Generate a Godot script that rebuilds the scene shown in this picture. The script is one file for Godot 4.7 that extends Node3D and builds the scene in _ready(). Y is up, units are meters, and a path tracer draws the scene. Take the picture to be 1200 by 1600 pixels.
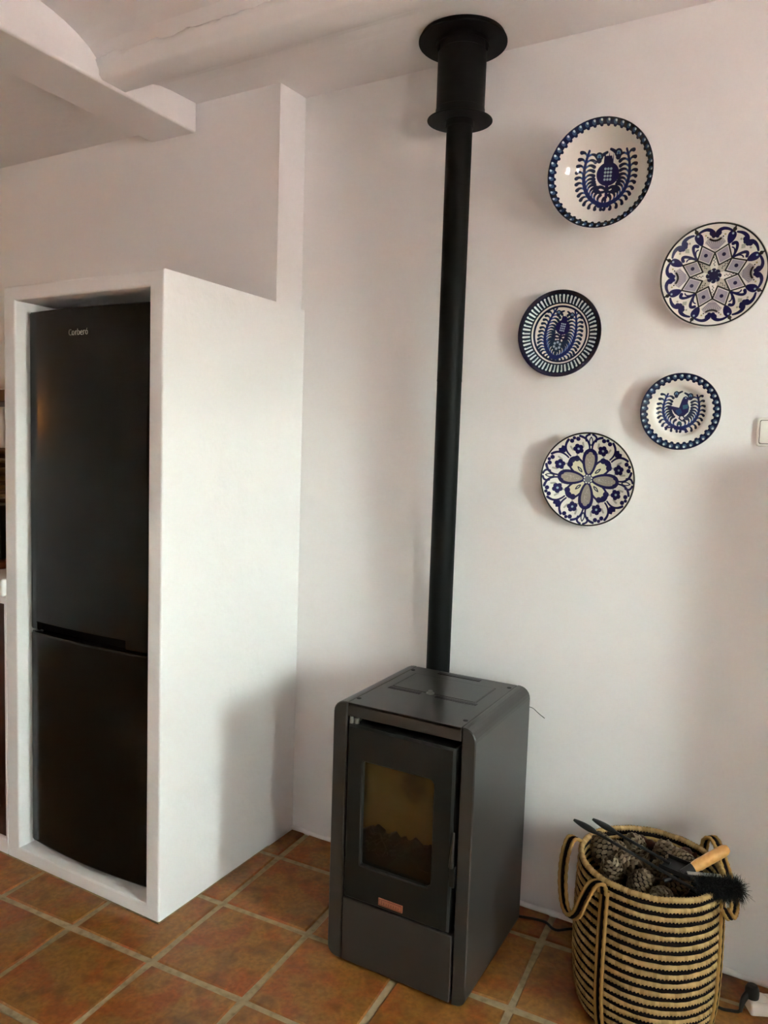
extends Node3D

var rng := RandomNumberGenerator.new()
var used := {}
var M := {}

# room measures (metres): main wall is the plane z = 0, the enclosure side is the plane x = 0
const FACE := 0.156          # front of the thicker kitchen wall
const ENC_W := 0.766
const ENC_D := 0.726
const ENC_H := 2.06
const ROOM_L := -3.4
const ROOM_R := 4.2
const ROOM_F := 4.6

# ---------------------------------------------------------------- scene tree helpers
func numbered(called: String) -> String:
	if not used.has(called):
		used[called] = 0
		return called
	used[called] += 1
	return "%s_%03d" % [called, used[called]]

func thing(called: String, label: String, category: String, at := Vector3.ZERO, group := "") -> Node3D:
	var o := Node3D.new()
	o.name = numbered(called)
	add_child(o, true)
	o.position = at
	tag(o, label, category, group)
	return o

func tag(o: Node, label: String, category: String, group := "") -> void:
	o.set_meta("label", label)
	o.set_meta("category", category)
	if group != "":
		o.set_meta("group", group)

func part(called: String, mesh: Mesh, m: Material, parent: Node, label := "") -> MeshInstance3D:
	var o := MeshInstance3D.new()
	o.mesh = mesh
	o.name = called if parent != self else numbered(called)
	if m != null:
		o.material_override = m
	o.cast_shadow = GeometryInstance3D.SHADOW_CASTING_SETTING_ON
	parent.add_child(o, true)
	if label != "":
		o.set_meta("label", label)
	return o

func struct(called: String, mesh: Mesh, m: Material, parent: Node = self) -> MeshInstance3D:
	var o := part(called, mesh, m, parent)
	if parent == self:
		o.set_meta("kind", "structure")
	return o

# ---------------------------------------------------------------- mesh helpers
func begin() -> SurfaceTool:
	var st := SurfaceTool.new()
	st.begin(Mesh.PRIMITIVE_TRIANGLES)
	return st

func done(st: SurfaceTool, onto: ArrayMesh = null) -> ArrayMesh:
	st.index()
	if onto != null:
		return st.commit(onto)
	return st.commit()

func vtx(st: SurfaceTool, p: Vector3, n: Vector3, uv := Vector2.ZERO) -> void:
	st.set_normal(n)
	st.set_uv(uv)
	st.add_vertex(p)

# corners given counter-clockwise as seen from outside
func quad(st: SurfaceTool, a: Vector3, b: Vector3, c: Vector3, d: Vector3) -> void:
	var n := (b - a).cross(c - a)
	if n.length() < 1e-12:
		n = (c - a).cross(d - a)
	n = n.normalized()
	for q in [a, c, b, a, d, c]:
		vtx(st, q, n)

func quad_n(st: SurfaceTool, p: Array, n: Array, uv: Array = []) -> void:
	for i in [0, 2, 1, 0, 3, 2]:
		vtx(st, p[i], n[i], uv[i] if uv.size() == 4 else Vector2.ZERO)

func box(st: SurfaceTool, lo: Vector3, hi: Vector3) -> void:
	var v := []
	for k in 8:
		v.append(Vector3(hi.x if k & 1 else lo.x, hi.y if k & 2 else lo.y, hi.z if k & 4 else lo.z))
	quad(st, v[4], v[5], v[7], v[6])
	quad(st, v[1], v[0], v[2], v[3])
	quad(st, v[5], v[1], v[3], v[7])
	quad(st, v[0], v[4], v[6], v[2])
	quad(st, v[6], v[7], v[3], v[2])
	quad(st, v[0], v[1], v[5], v[4])

# box with rounded edges
func rbox(st: SurfaceTool, c: Vector3, s: Vector3, r: float, seg := 2, xf := Transform3D.IDENTITY) -> void:
	var h := s * 0.5
	r = min(r, min(h.x, min(h.y, h.z)) * 0.999)
	var lists := []
	for ax in 3:
		var l := []
		for i in seg + 1:
			l.append(Vector2(-1.0, tan(PI / 4.0 * (1.0 - float(i) / seg))))
		for i in seg + 1:
			l.append(Vector2(1.0, tan(PI / 4.0 * float(i) / seg)))
		lists.append(l)
	for ax in 3:
		var u := (ax + 1) % 3
		var w := (ax + 2) % 3
		for sg in [-1.0, 1.0]:
			var lu: Array = lists[u]
			var lw: Array = lists[w]
			var P := []
			var N := []
			for a in lu:
				var rp := []
				var rn := []
				for b in lw:
					var dir := Vector3.ZERO
					var core := Vector3.ZERO
					dir[ax] = sg
					core[ax] = sg * (h[ax] - r)
					core[u] = (a.x if a.x != 0.0 else a.y) * (h[u] - r)
					core[w] = (b.x if b.x != 0.0 else b.y) * (h[w] - r)
					dir[u] = a.x * a.y if a.x != 0.0 else 0.0
					dir[w] = b.x * b.y if b.x != 0.0 else 0.0
					dir = dir.normalized()
					var q := core + dir * r
					rp.append(xf * (c + q))
					rn.append((xf.basis * dir).normalized())
				P.append(rp)
				N.append(rn)
			for i in lu.size() - 1:
				for j in lw.size() - 1:
					var pp := [P[i][j], P[i + 1][j], P[i + 1][j + 1], P[i][j + 1]]
					var nn := [N[i][j], N[i + 1][j], N[i + 1][j + 1], N[i][j + 1]]
					if sg < 0:
						pp.reverse()
						nn.reverse()
					quad_n(st, pp, nn)

# lathe about +y; profile = [radius, height] from the bottom outside up (counter-clockwise outline)
func lathe(st: SurfaceTool, prof: Array, seg := 48, xf := Transform3D.IDENTITY, uvr := 0.0) -> void:
	var n := prof.size()
	var sn := []
	for i in n - 1:
		var d: Vector2 = prof[i + 1] - prof[i]
		sn.append(Vector2(d.y, -d.x).normalized())
	for i in n - 1:
		var n0: Vector2 = sn[i]
		var n1: Vector2 = sn[i]
		if i > 0 and sn[i].dot(sn[i - 1]) > 0.7 and prof[i].distance_to(prof[i - 1]) > 0.2 * prof[i].distance_to(prof[i + 1]):
			n0 = (sn[i] + sn[i - 1]).normalized()
		if i < n - 2 and sn[i].dot(sn[i + 1]) > 0.7 and prof[i + 1].distance_to(prof[i + 2]) > 0.2 * prof[i].distance_to(prof[i + 1]):
			n1 = (sn[i] + sn[i + 1]).normalized()
		for k in seg:
			var p := []
			var nn := []
			var uv := []
			for e in [[0, k], [0, k + 1], [1, k + 1], [1, k]]:
				var pr: Vector2 = prof[i + e[0]]
				var nv: Vector2 = n0 if e[0] == 0 else n1
				var a: float = -TAU * e[1] / seg
				var q := Vector3(pr.x * cos(a), pr.y, pr.x * sin(a))
				p.append(xf * q)
				nn.append((xf.basis * Vector3(nv.x * cos(a), nv.y, nv.x * sin(a))).normalized())
				uv.append(Vector2(0.5 + q.x / (2.0 * uvr), 0.5 + q.z / (2.0 * uvr)) if uvr > 0.0 else Vector2.ZERO)
			quad_n(st, p, nn, uv)

# swept tube along points; rad may be a float or an array
func tube(st: SurfaceTool, pts: Array, rad, seg := 10, cap := true, flat := 1.0, up_hint := Vector3.UP) -> void:
	var n := pts.size()
	var ring := []
	var nrm := []
	var up := up_hint
	for i in n:
		var t: Vector3 = (pts[min(i + 1, n - 1)] - pts[max(i - 1, 0)]).normalized()
		var side := t.cross(up)
		if side.length() < 0.05:
			side = t.cross(Vector3.RIGHT)
		side = side.normalized()
		up = side.cross(t).normalized()
		var r: float = sampled(rad, float(i) / (n - 1)) if rad is Array else rad
		var rr := []
		var rn := []
		for k in seg:
			var a := TAU * k / seg
			rr.append(pts[i] + side * (cos(a) * r) + up * (sin(a) * r * flat))
			rn.append((side * cos(a) * flat + up * sin(a)).normalized())
		ring.append(rr)
		nrm.append(rn)
	for i in n - 1:
		for k in seg:
			var k2 := (k + 1) % seg
			quad_n(st, [ring[i][k], ring[i + 1][k], ring[i + 1][k2], ring[i][k2]], [nrm[i][k], nrm[i + 1][k], nrm[i + 1][k2], nrm[i][k2]])
	if cap:
		for e in [0, n - 1]:
			for k in seg:
				var k2 := (k + 1) % seg
				var c: Vector3 = pts[e]
				var nn: Vector3 = (pts[0] - pts[1]).normalized() if e == 0 else (pts[n - 1] - pts[n - 2]).normalized()
				var a: Vector3 = ring[e][k]
				var b: Vector3 = ring[e][k2]
				if e == 0:
					for q in [c, b, a]: vtx(st, q, nn)
				else:
					for q in [c, a, b]: vtx(st, q, nn)

func sampled(a: Array, t: float) -> float:
	var f := t * (a.size() - 1)
	var k := int(min(floor(f), a.size() - 2))
	return lerpf(a[k], a[k + 1], f - k)

# smooth curve through points
func curve(pts: Array, step := 0.01) -> Array:
	var c := Curve3D.new()
	c.bake_interval = step
	for i in pts.size():
		var t: Vector3 = (pts[min(i + 1, pts.size() - 1)] - pts[max(i - 1, 0)]) / 6.0
		c.add_point(pts[i], -t, t)
	return Array(c.get_baked_points())

# prism of a counter-clockwise outline in x-y between two z, front edges chamfered
func prism(st: SurfaceTool, poly: Array, z0: float, z1: float, bev := 0.0, xf := Transform3D.IDENTITY) -> void:
	var n := poly.size()
	var ins := []
	for i in n:
		var a: Vector2 = (poly[i] - poly[(i + n - 1) % n]).normalized()
		var b: Vector2 = (poly[(i + 1) % n] - poly[i]).normalized()
		var na := Vector2(-a.y, a.x)
		var nb := Vector2(-b.y, b.x)
		var m := (na + nb)
		ins.append(poly[i] + m * (bev / max(0.3, 1.0 + na.dot(nb))))
	var loops := [[poly, z0], [poly, z1 - bev]]
	if bev > 0.0:
		loops.append([ins, z1])
	for l in loops.size() - 1:
		for i in n:
			var j := (i + 1) % n
			var A: Array = loops[l][0]
			var B: Array = loops[l + 1][0]
			quad(st, xf * Vector3(A[i].x, A[i].y, loops[l][1]), xf * Vector3(A[j].x, A[j].y, loops[l][1]), xf * Vector3(B[j].x, B[j].y, loops[l + 1][1]), xf * Vector3(B[i].x, B[i].y, loops[l + 1][1]))
	var top: Array = loops[-1][0]
	var tri := Geometry2D.triangulate_polygon(PackedVector2Array(top))
	for e in [[top, z1, 1.0], [poly, z0, -1.0]]:
		var nn: Vector3 = (xf.basis * Vector3(0, 0, e[2])).normalized()
		for i in range(0, tri.size(), 3):
			var a: Vector2 = e[0][tri[i]]
			var b: Vector2 = e[0][tri[i + 1]]
			var c: Vector2 = e[0][tri[i + 2]]
			var ccw := (b - a).cross(c - a) > 0.0
			if ccw == (e[2] > 0.0):
				var t := b
				b = c
				c = t
			for q in [a, b, c]:
				vtx(st, xf * Vector3(q.x, q.y, e[1]), nn)

func rounded_rect(x0: float, y0: float, x1: float, y1: float, r: Array, seg := 6) -> Array:
	# r = [bottom left, bottom right, top right, top left]
	var out := []
	var cs := [Vector2(x0 + r[0], y0 + r[0]), Vector2(x1 - r[1], y0 + r[1]), Vector2(x1 - r[2], y1 - r[2]), Vector2(x0 + r[3], y1 - r[3])]
	for k in 4:
		if r[k] < 1e-5:
			out.append(cs[k])
			continue
		for i in seg + 1:
			var a := PI + PI / 2.0 * k + PI / 2.0 * i / seg
			out.append(cs[k] + Vector2(cos(a), sin(a)) * r[k])
	return out

# successive rectangular loops in the x-y plane joined by quads: [x0, y0, x1, y1, z]
func rect_loops(st: SurfaceTool, loops: Array) -> void:
	for l in loops.size() - 1:
		var A := rect_pts(loops[l])
		var B := rect_pts(loops[l + 1])
		for i in 4:
			var j := (i + 1) % 4
			quad(st, A[i], A[j], B[j], B[i])

func rect_pts(r: Array) -> Array:
	return [Vector3(r[0], r[1], r[4]), Vector3(r[2], r[1], r[4]), Vector3(r[2], r[3], r[4]), Vector3(r[0], r[3], r[4])]

# ---------------------------------------------------------------- materials
func mat(c: Color, rough := 0.6, metal := 0.0, spec := 0.5) -> StandardMaterial3D:
	var m := StandardMaterial3D.new()
	m.albedo_color = c
	m.roughness = rough
	m.metallic = metal
	m.metallic_specular = spec
	return m

func noise_tex(freq: float, seed_: int, ramp: Array = [], normal := false, bump := 4.0, size := 512, oct := 4) -> NoiseTexture2D:
	var n := FastNoiseLite.new()
	n.noise_type = FastNoiseLite.TYPE_SIMPLEX_SMOOTH
	n.seed = seed_
	n.frequency = freq
	n.fractal_octaves = oct
	var t := NoiseTexture2D.new()
	t.width = size
	t.height = size
	t.seamless = true
	t.noise = n
	if normal:
		t.as_normal_map = true
		t.bump_strength = bump
	if ramp.size() > 0:
		var g := Gradient.new()
		var off := PackedFloat32Array()
		var col := PackedColorArray()
		for i in ramp.size():
			off.append(float(i) / (ramp.size() - 1))
			col.append(ramp[i])
		g.offsets = off
		g.colors = col
		t.color_ramp = g
	return t

func tri(m: StandardMaterial3D, scale: float) -> StandardMaterial3D:
	m.uv1_triplanar = true
	m.uv1_world_triplanar = true
	m.uv1_scale = Vector3.ONE * scale
	return m

func make_materials() -> void:
	var pl := mat(Color(0.935, 0.92, 0.922), 0.85, 0.0, 0.3)
	pl.normal_enabled = true
	pl.normal_texture = noise_tex(0.012, 3, [], true, 3.0, 1024, 5)
	pl.normal_scale = 0.5
	M.plaster = tri(pl, 0.7)
	var paint := mat(Color(0.205, 0.192, 0.182), 0.34, 0.0, 0.5)
	paint.normal_enabled = true
	paint.normal_texture = noise_tex(0.2, 8, [], true, 1.0, 256, 2)
	paint.normal_scale = 0.12
	M.stove = tri(paint, 6.0)
	M.stove_dark = mat(Color(0.11, 0.108, 0.104), 0.4, 0.0, 0.4)
	M.black = mat(Color(0.035, 0.035, 0.035), 0.5)
	M.black_gloss = mat(Color(0.04, 0.04, 0.042), 0.3)
	M.pipe = mat(Color(0.05, 0.05, 0.052), 0.55, 0.0, 0.25)
	M.fridge = mat(Color(0.09, 0.078, 0.066), 0.18, 0.0, 0.32)
	M.steel = mat(Color(0.62, 0.62, 0.6), 0.35, 1.0)
	M.white_plastic = mat(Color(0.93, 0.915, 0.89), 0.35)
	M.grout = mat(Color(0.7, 0.635, 0.53), 0.95, 0.0, 0.2)
	M.grout.albedo_texture = noise_tex(0.03, 21, [Color(0.76, 0.74, 0.7), Color(0.92, 0.9, 0.86), Color(1, 0.97, 0.92)], false, 1, 256)
	tri(M.grout, 3.0)
	var wood := mat(Color(1, 1, 1), 0.45)
	wood.albedo_texture = noise_tex(0.02, 5, [Color(0.12, 0.045, 0.02), Color(0.2, 0.085, 0.035), Color(0.27, 0.12, 0.05)], false, 1, 256)
	wood.uv1_triplanar = true
	wood.uv1_world_triplanar = true
	wood.uv1_scale = Vector3(8, 0.8, 8)
	M.dark_wood = wood
	var pine := mat(Color(1, 1, 1), 0.4)
	pine.albedo_texture = noise_tex(0.03, 6, [Color(0.7, 0.47, 0.24), Color(0.8, 0.58, 0.32), Color(0.85, 0.64, 0.38)], false, 1, 128)
	M.light_wood = tri(pine, 14.0)
	M.glaze_white = mat(Color(0.9, 0.885, 0.86), 0.14, 0.0, 0.5)
	M.jute = mat(Color(1, 1, 1), 0.9, 0.0, 0.2)
	M.jute.vertex_color_use_as_albedo = true
	M.jute_dark = mat(Color(0.085, 0.06, 0.055), 0.9, 0.0, 0.2)
	M.cone = mat(Color(1, 1, 1), 0.85, 0.0, 0.2)
	M.cone.vertex_color_use_as_albedo = true

# ---------------------------------------------------------------- painting the glaze of the plates
var img: Image
var S := 512
var PT := Transform2D.IDENTITY

func new_img(base: Color) -> void:
	img = Image.create(S, S, false, Image.FORMAT_RGB8)
	img.fill(base)
	PT = Transform2D.IDENTITY

func dab(p: Vector2, r: float, col: Color) -> void:
	var q := PT * p
	var cx := (q.x * 0.5 + 0.5) * S
	var cy := (0.5 - q.y * 0.5) * S
	var rp := r * 0.5 * S
	for y in range(max(0, int(cy - rp - 1)), min(S, int(cy + rp + 2))):
		for x in range(max(0, int(cx - rp - 1)), min(S, int(cx + rp + 2))):
			var a: float = clamp(rp - Vector2(x + 0.5 - cx, y + 0.5 - cy).length() + 0.5, 0.0, 1.0)
			if a > 0.0:
				img.set_pixel(x, y, img.get_pixel(x, y).lerp(col, a * col.a))

func stroke(pts: Array, w0: float, w1: float, col: Color) -> void:
	var tot := 0.0
	for i in pts.size() - 1:
		tot += pts[i].distance_to(pts[i + 1])
	var run := 0.0
	for i in pts.size() - 1:
		var l: float = pts[i].distance_to(pts[i + 1])
		var n := int(max(1.0, ceil(l / 0.009)))
		for k in n + 1:
			var f: float = float(k) / n
			dab(pts[i].lerp(pts[i + 1], f), lerpf(w0, w1, (run + l * f) / max(tot, 1e-6)), col)
		run += l

func bez(a: Vector2, b: Vector2, c: Vector2, n := 8) -> Array:
	var o := []
	for i in n + 1:
		var t := float(i) / n
		o.append(a.lerp(b, t).lerp(b.lerp(c, t), t))
	return o

func bez3(a: Vector2, b: Vector2, c: Vector2, d: Vector2, n := 16) -> Array:
	var o := []
	for i in n + 1:
		o.append(a.bezier_interpolate(b, c, d, float(i) / n))
	return o

func ring(r0: float, r1: float, col: Color) -> void:
	for y in S:
		for x in S:
			var d := Vector2((x + 0.5) / S * 2.0 - 1.0, 1.0 - (y + 0.5) / S * 2.0).length()
			var a: float = clamp((d - r0) * S * 0.5 + 0.5, 0.0, 1.0) * clamp((r1 - d) * S * 0.5 + 0.5, 0.0, 1.0)
			if a > 0.0:
				img.set_pixel(x, y, img.get_pixel(x, y).lerp(col, a))

func fillp(pts: Array, col: Color) -> void:
	var q := PackedVector2Array()
	var lo := Vector2(1e9, 1e9)
	var hi := -lo
	for p in pts:
		var t: Vector2 = PT * p
		var s := Vector2((t.x * 0.5 + 0.5) * S, (0.5 - t.y * 0.5) * S)
		q.append(s)
		lo = lo.min(s)
		hi = hi.max(s)
	for y in range(max(0, int(lo.y)), min(S, int(hi.y) + 1)):
		for x in range(max(0, int(lo.x)), min(S, int(hi.x) + 1)):
			var c := 0.0
			for o in [Vector2(0.25, 0.25), Vector2(0.75, 0.25), Vector2(0.25, 0.75), Vector2(0.75, 0.75)]:
				if Geometry2D.is_point_in_polygon(Vector2(x, y) + o, q):
					c += 0.25
			if c > 0.0:
				img.set_pixel(x, y, img.get_pixel(x, y).lerp(col, c))

func polar(r: float, a: float) -> Vector2:   # angle clockwise from the top, degrees
	return Vector2(sin(deg_to_rad(a)), cos(deg_to_rad(a))) * r

func glaze_tex() -> StandardMaterial3D:
	img.generate_mipmaps()
	var m := mat(Color(1, 1, 1), 0.09, 0.0, 0.5)
	m.albedo_texture = ImageTexture.create_from_image(img)
	return m

const NAVY := Color(0.1, 0.09, 0.3)
const INK := Color(0.09, 0.12, 0.25)
const BLUE := Color(0.2, 0.32, 0.56)
const PALE := Color(0.62, 0.7, 0.78)
const TEAL := Color(0.16, 0.28, 0.33)
const CREAM := Color(0.9, 0.885, 0.86)

func wreath(leaves: int, top: Vector2, bulge: float, bottom: float, leaf_len: float, thin: float, tip: Color) -> void:
	for sg in [-1.0, 1.0]:
		var stem := bez3(Vector2(-0.08 * sg, bottom), Vector2(bulge * 0.8 * sg, bottom + 0.03), Vector2(bulge * 1.12 * sg, 0.0), Vector2(top.x * sg, top.y), 24)
		for i in leaves:
			var t := (i + 0.6) / leaves
			var k := int(t * 23.0)
			var p: Vector2 = stem[k].lerp(stem[k + 1], t * 23.0 - k)
			var d: Vector2 = (stem[k + 1] - stem[k]).normalized()
			for side in [-1.0, 1.0]:
				var nrm: Vector2 = d.orthogonal() * side
				var L: float = leaf_len * (1.0 - 0.3 * t) * min(1.0, 0.45 + 2.2 * t) * (0.72 if side * sg > 0 else 1.0)
				var mid: Vector2 = p + d * L * 0.75 + nrm * L * 0.45
				var end: Vector2 = p + d * L * 0.35 + nrm * L * 1.05
				stroke(bez(p, mid, end), thin * 0.5, thin * 0.75, BLUE)
				stroke(bez(p, mid, end).slice(4), thin * 0.65, thin * 1.1, tip)
		stroke(stem, 0.045, 0.02, Color(0.1, 0.14, 0.36))

func pomegranate(c: Vector2, s: float) -> void:
	dab(c, 0.2 * s, NAVY)
	for k in 3:
		fillp([c + Vector2(-0.09 + 0.07 * k, 0.15) * s, c + Vector2(0.0 + 0.04 * k, 0.15) * s, c + Vector2(-0.08 + 0.08 * k, 0.36) * s], NAVY)
	fillp([c + Vector2(-0.09, 0.12) * s, c + Vector2(0.09, 0.12) * s, c + Vector2(0.05, 0.3) * s, c + Vector2(-0.05, 0.3) * s], NAVY)
	for i in 4:
		for j in 3:
			dab(c + Vector2(-0.05 + j * 0.05, -0.09 + i * 0.06) * s, 0.022 * s, PALE)
	stroke([c + Vector2(0, -0.18) * s, c + Vector2(0.01, -0.4) * s], 0.03 * s, 0.025 * s, NAVY)
	for sg in [-1.0, 1.0]:
		var b: Vector2 = c + Vector2(0.0, -0.28) * s
		stroke(bez(b, b + Vector2(0.12 * sg, 0.13) * s, b + Vector2(0.2 * sg, 0.0) * s), 0.02 * s, 0.035 * s, INK)
		stroke(bez(b, b + Vector2(0.1 * sg, -0.06) * s, b + Vector2(0.2 * sg, 0.0) * s), 0.02 * s, 0.03 * s, INK)

func blossom(p: Vector2, away: float, s: float) -> void:
	dab(p, 0.075 * s, INK)
	dab(p, 0.042 * s, Color(0.45, 0.58, 0.66))
	dab(p, 0.02 * s, BLUE)
	stroke(bez(p + Vector2(0.06 * away, 0.02) * s, p + Vector2(0.1 * away, 0.05) * s, p + Vector2(0.15 * away, 0.07) * s), 0.03 * s, 0.022 * s, INK)
	dab(p + Vector2(0.0, -0.07) * s, 0.05 * s, INK)

func scallop_border(r_in: float, r_out: float, n: int) -> void:
	ring(r_in + 0.02, 1.2, Color(0.06, 0.1, 0.22))
	for k in n:
		var a := 360.0 * k / n
		dab(polar(r_in + 0.025, a), (r_out - r_in) * 0.34, Color(0.06, 0.1, 0.24))
		dab(polar((r_in + r_out) * 0.5 + 0.015, a), (r_out - r_in) * 0.36, Color(0.24, 0.34, 0.46))
		dab(polar((r_in + r_out) * 0.5 + 0.035, a + 1.0), (r_out - r_in) * 0.2, Color(0.78, 0.83, 0.86))
	ring(r_out, 1.2, Color(0.05, 0.07, 0.24))

func paint_bowl() -> StandardMaterial3D:
	new_img(CREAM)
	scallop_border(0.875, 0.975, 44)
	PT = Transform2D(deg_to_rad(-4.0), Vector2(0.06, -0.04))
	wreath(13, Vector2(0.36, 0.52), 0.5, -0.5, 0.23, 0.03, INK)
	blossom(Vector2(-0.17, 0.42), 1.0, 1.0)
	blossom(Vector2(0.2, 0.47), -1.0, 1.0)
	pomegranate(Vector2(0.02, 0.1), 1.1)
	return glaze_tex()

func paint_leaf_plate() -> StandardMaterial3D:
	new_img(CREAM)
	PT = Transform2D(deg_to_rad(-13.0), Vector2(0.0, 0.0))
	wreath(17, Vector2(0.22, 0.56), 0.44, -0.56, 0.25, 0.028, Color(0.1, 0.17, 0.28))
	blossom(Vector2(-0.16, 0.47), 1.0, 0.8)
	blossom(Vector2(0.17, 0.47), -1.0, 0.8)
	pomegranate(Vector2(0.02, 0.16), 0.85)
	dab(Vector2(-0.01, -0.27), 0.13, Color(0.1, 0.19, 0.27))
	for k in 6:
		dab(Vector2(-0.01, -0.27) + polar(0.075, k * 60.0), 0.03, PALE)
	PT = Transform2D.IDENTITY
	ring(0.66, 1.2, Color(0.07, 0.13, 0.2))
	for k in 58:
		var a := 360.0 * k / 58
		stroke([polar(0.73, a), polar(0.875, a)], 0.019, 0.024, Color(0.83, 0.88, 0.88))
		if k % 2 == 0:
			stroke([polar(0.74, a + 1.2), polar(0.85, a + 1.0)], 0.006, 0.008, TEAL)
		dab(polar(0.705, a), 0.02, Color(0.07, 0.13, 0.2))
	ring(0.915, 1.2, Color(0.055, 0.05, 0.2))
	ring(0.655, 0.69, CREAM)
	ring(0.61, 0.655, Color(0.07, 0.1, 0.22))
	return glaze_tex()

func paint_rooster_plate() -> StandardMaterial3D:
	new_img(CREAM)
	scallop_border(0.82, 0.965, 34)
	PT = Transform2D(deg_to_rad(-3.0), Vector2(0.0, 0.0))
	wreath(11, Vector2(0.36, 0.45), 0.5, -0.44, 0.23, 0.03, INK)
	stroke(bez(Vector2(-0.34, -0.44), Vector2(0.0, -0.38), Vector2(0.22, -0.5)), 0.022, 0.022, NAVY)
	blossom(Vector2(-0.15, 0.46), 1.0, 0.9)
	blossom(Vector2(0.2, 0.42), -1.0, 0.95)
	# the bird: tail, body, neck, head, legs
	fillp([Vector2(-0.36, 0.09), Vector2(-0.22, 0.13), Vector2(-0.05, 0.1), Vector2(0.0, 0.3), Vector2(0.03, 0.38), Vector2(0.09, 0.41), Vector2(0.16, 0.36), Vector2(0.15, 0.24), Vector2(0.2, 0.12), Vector2(0.19, 0.0), Vector2(0.08, -0.12), Vector2(-0.04, -0.12), Vector2(-0.14, -0.06), Vector2(-0.22, 0.05)], NAVY)
	fillp([Vector2(0.03, 0.17), Vector2(0.16, 0.2), Vector2(0.17, 0.1), Vector2(0.05, 0.06)], Color(0.2, 0.36, 0.45))
	fillp([Vector2(-0.14, 0.02), Vector2(-0.02, 0.09), Vector2(0.04, -0.02), Vector2(-0.05, -0.1)], Color(0.12, 0.24, 0.42))
	dab(Vector2(0.09, 0.36), 0.02, PALE)
	fillp([Vector2(0.15, 0.37), Vector2(0.23, 0.33), Vector2(0.15, 0.31)], NAVY)
	stroke([Vector2(0.0, -0.1), Vector2(-0.02, -0.18), Vector2(0.06, -0.24)], 0.016, 0.016, INK)
	stroke([Vector2(0.07, -0.1), Vector2(0.12, -0.18), Vector2(0.18, -0.2)], 0.016, 0.016, INK)
	dab(Vector2(0.0, -0.3), 0.05, TEAL)
	return glaze_tex()

func petal(a: float, r0: float, r1: float, w: float, grow := 0.0) -> Array:
	var o := []
	for i in 25:
		var t := TAU * i / 24.0
		var along := 0.5 - 0.5 * cos(t)
		var half := w * sin(t) * (0.62 + 0.5 * along)
		var rr := lerpf(r0 - grow, r1 + grow, along)
		var ax := polar(1.0, a)
		o.append(ax * rr + Vector2(ax.y, -ax.x) * half * (1.0 + grow / w))
	return o

func paint_flower_plate() -> StandardMaterial3D:
	new_img(CREAM)
	var grey := Color(0.6, 0.57, 0.54)
	ring(0.965, 0.995, Color(0.04, 0.04, 0.1))
	PT = Transform2D(deg_to_rad(-4.0), Vector2.ZERO)
	for k in 8:
		var a := 22.5 + 45.0 * k
		# arch that holds a flower
		for sg in [-1.0, 1.0]:
			stroke(bez(polar(0.62, a + 20.0 * sg), polar(0.86, a + 21.5 * sg), polar(0.93, a + 8.0 * sg), 10), 0.016, 0.026, NAVY)
			dab(polar(0.88, a + 4.5 * sg), 0.045, NAVY)
			stroke([polar(0.7, a + 9.5 * sg), polar(0.78, a + 10.0 * sg)], 0.02, 0.02, Color(0.66, 0.65, 0.62))
			dab(polar(0.57, a + 7.0 * sg), 0.018, Color(0.62, 0.62, 0.6))
		dab(polar(0.92, a), 0.035, NAVY)
		for j in 5:
			dab(polar(0.675, a) + polar(0.062, a + j * 72.0), 0.05, NAVY)
		dab(polar(0.675, a), 0.025, PALE)
		var b := 45.0 * k
		if k % 2 == 1:
			fillp([polar(0.74, b), polar(0.84, b - 7.0), polar(0.9, b - 3.0), polar(0.87, b), polar(0.9, b + 3.0), polar(0.84, b + 7.0)], NAVY)
		else:
			stroke(bez(polar(0.72, b), polar(0.8, b - 5.0), polar(0.9, b), 6), 0.01, 0.01, INK)
			stroke(bez(polar(0.72, b), polar(0.8, b + 5.0), polar(0.9, b), 6), 0.01, 0.01, INK)
			for sg in [-1.0, 1.0]:
				stroke(bez(polar(0.82, b + 7.0 * sg), polar(0.93, b + 9.0 * sg), polar(0.95, b + 2.0 * sg), 6), 0.022, 0.02, NAVY)
	for k in 4:
		var a := 45.0 + 90.0 * k
		fillp(petal(a, 0.08, 0.57, 0.155, 0.02), NAVY)
		fillp(petal(a, 0.1, 0.53, 0.13), Color(0.86, 0.84, 0.75))
		for sg in [-1.0, 0.0, 1.0]:
			dab(polar(0.5 + (0.03 if sg == 0.0 else 0.0), a + 11.0 * sg), 0.062, NAVY)
		dab(polar(0.44, a), 0.03, Color(0.86, 0.84, 0.75))
		stroke(bez(polar(0.2, a), polar(0.26, a - 9.0), polar(0.34, a), 6), 0.01, 0.01, INK)
		stroke(bez(polar(0.2, a), polar(0.26, a + 9.0), polar(0.34, a), 6), 0.01, 0.01, INK)
	for k in 4:
		var a := 90.0 * k
		fillp(petal(a, 0.08, 0.63, 0.155, 0.025), NAVY)
		fillp(petal(a, 0.11, 0.58, 0.115), grey)
		for sg in [-1.0, 1.0]:
			dab(polar(0.575, a + 8.0 * sg), 0.045, NAVY)
		dab(polar(0.53, a), 0.05, grey)
		for j in 26:   # speckle of dots on the grey petals
			dab(polar(rng.randf_range(0.18, 0.52), a + rng.randf_range(-7.0, 7.0)), 0.008, Color(0.74, 0.71, 0.66))
	for k in 8:
		dab(polar(0.075, k * 45.0 + 22.5), 0.022, CREAM)
	dab(Vector2.ZERO, 0.07, Color(0.46, 0.47, 0.52))
	return glaze_tex()

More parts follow.
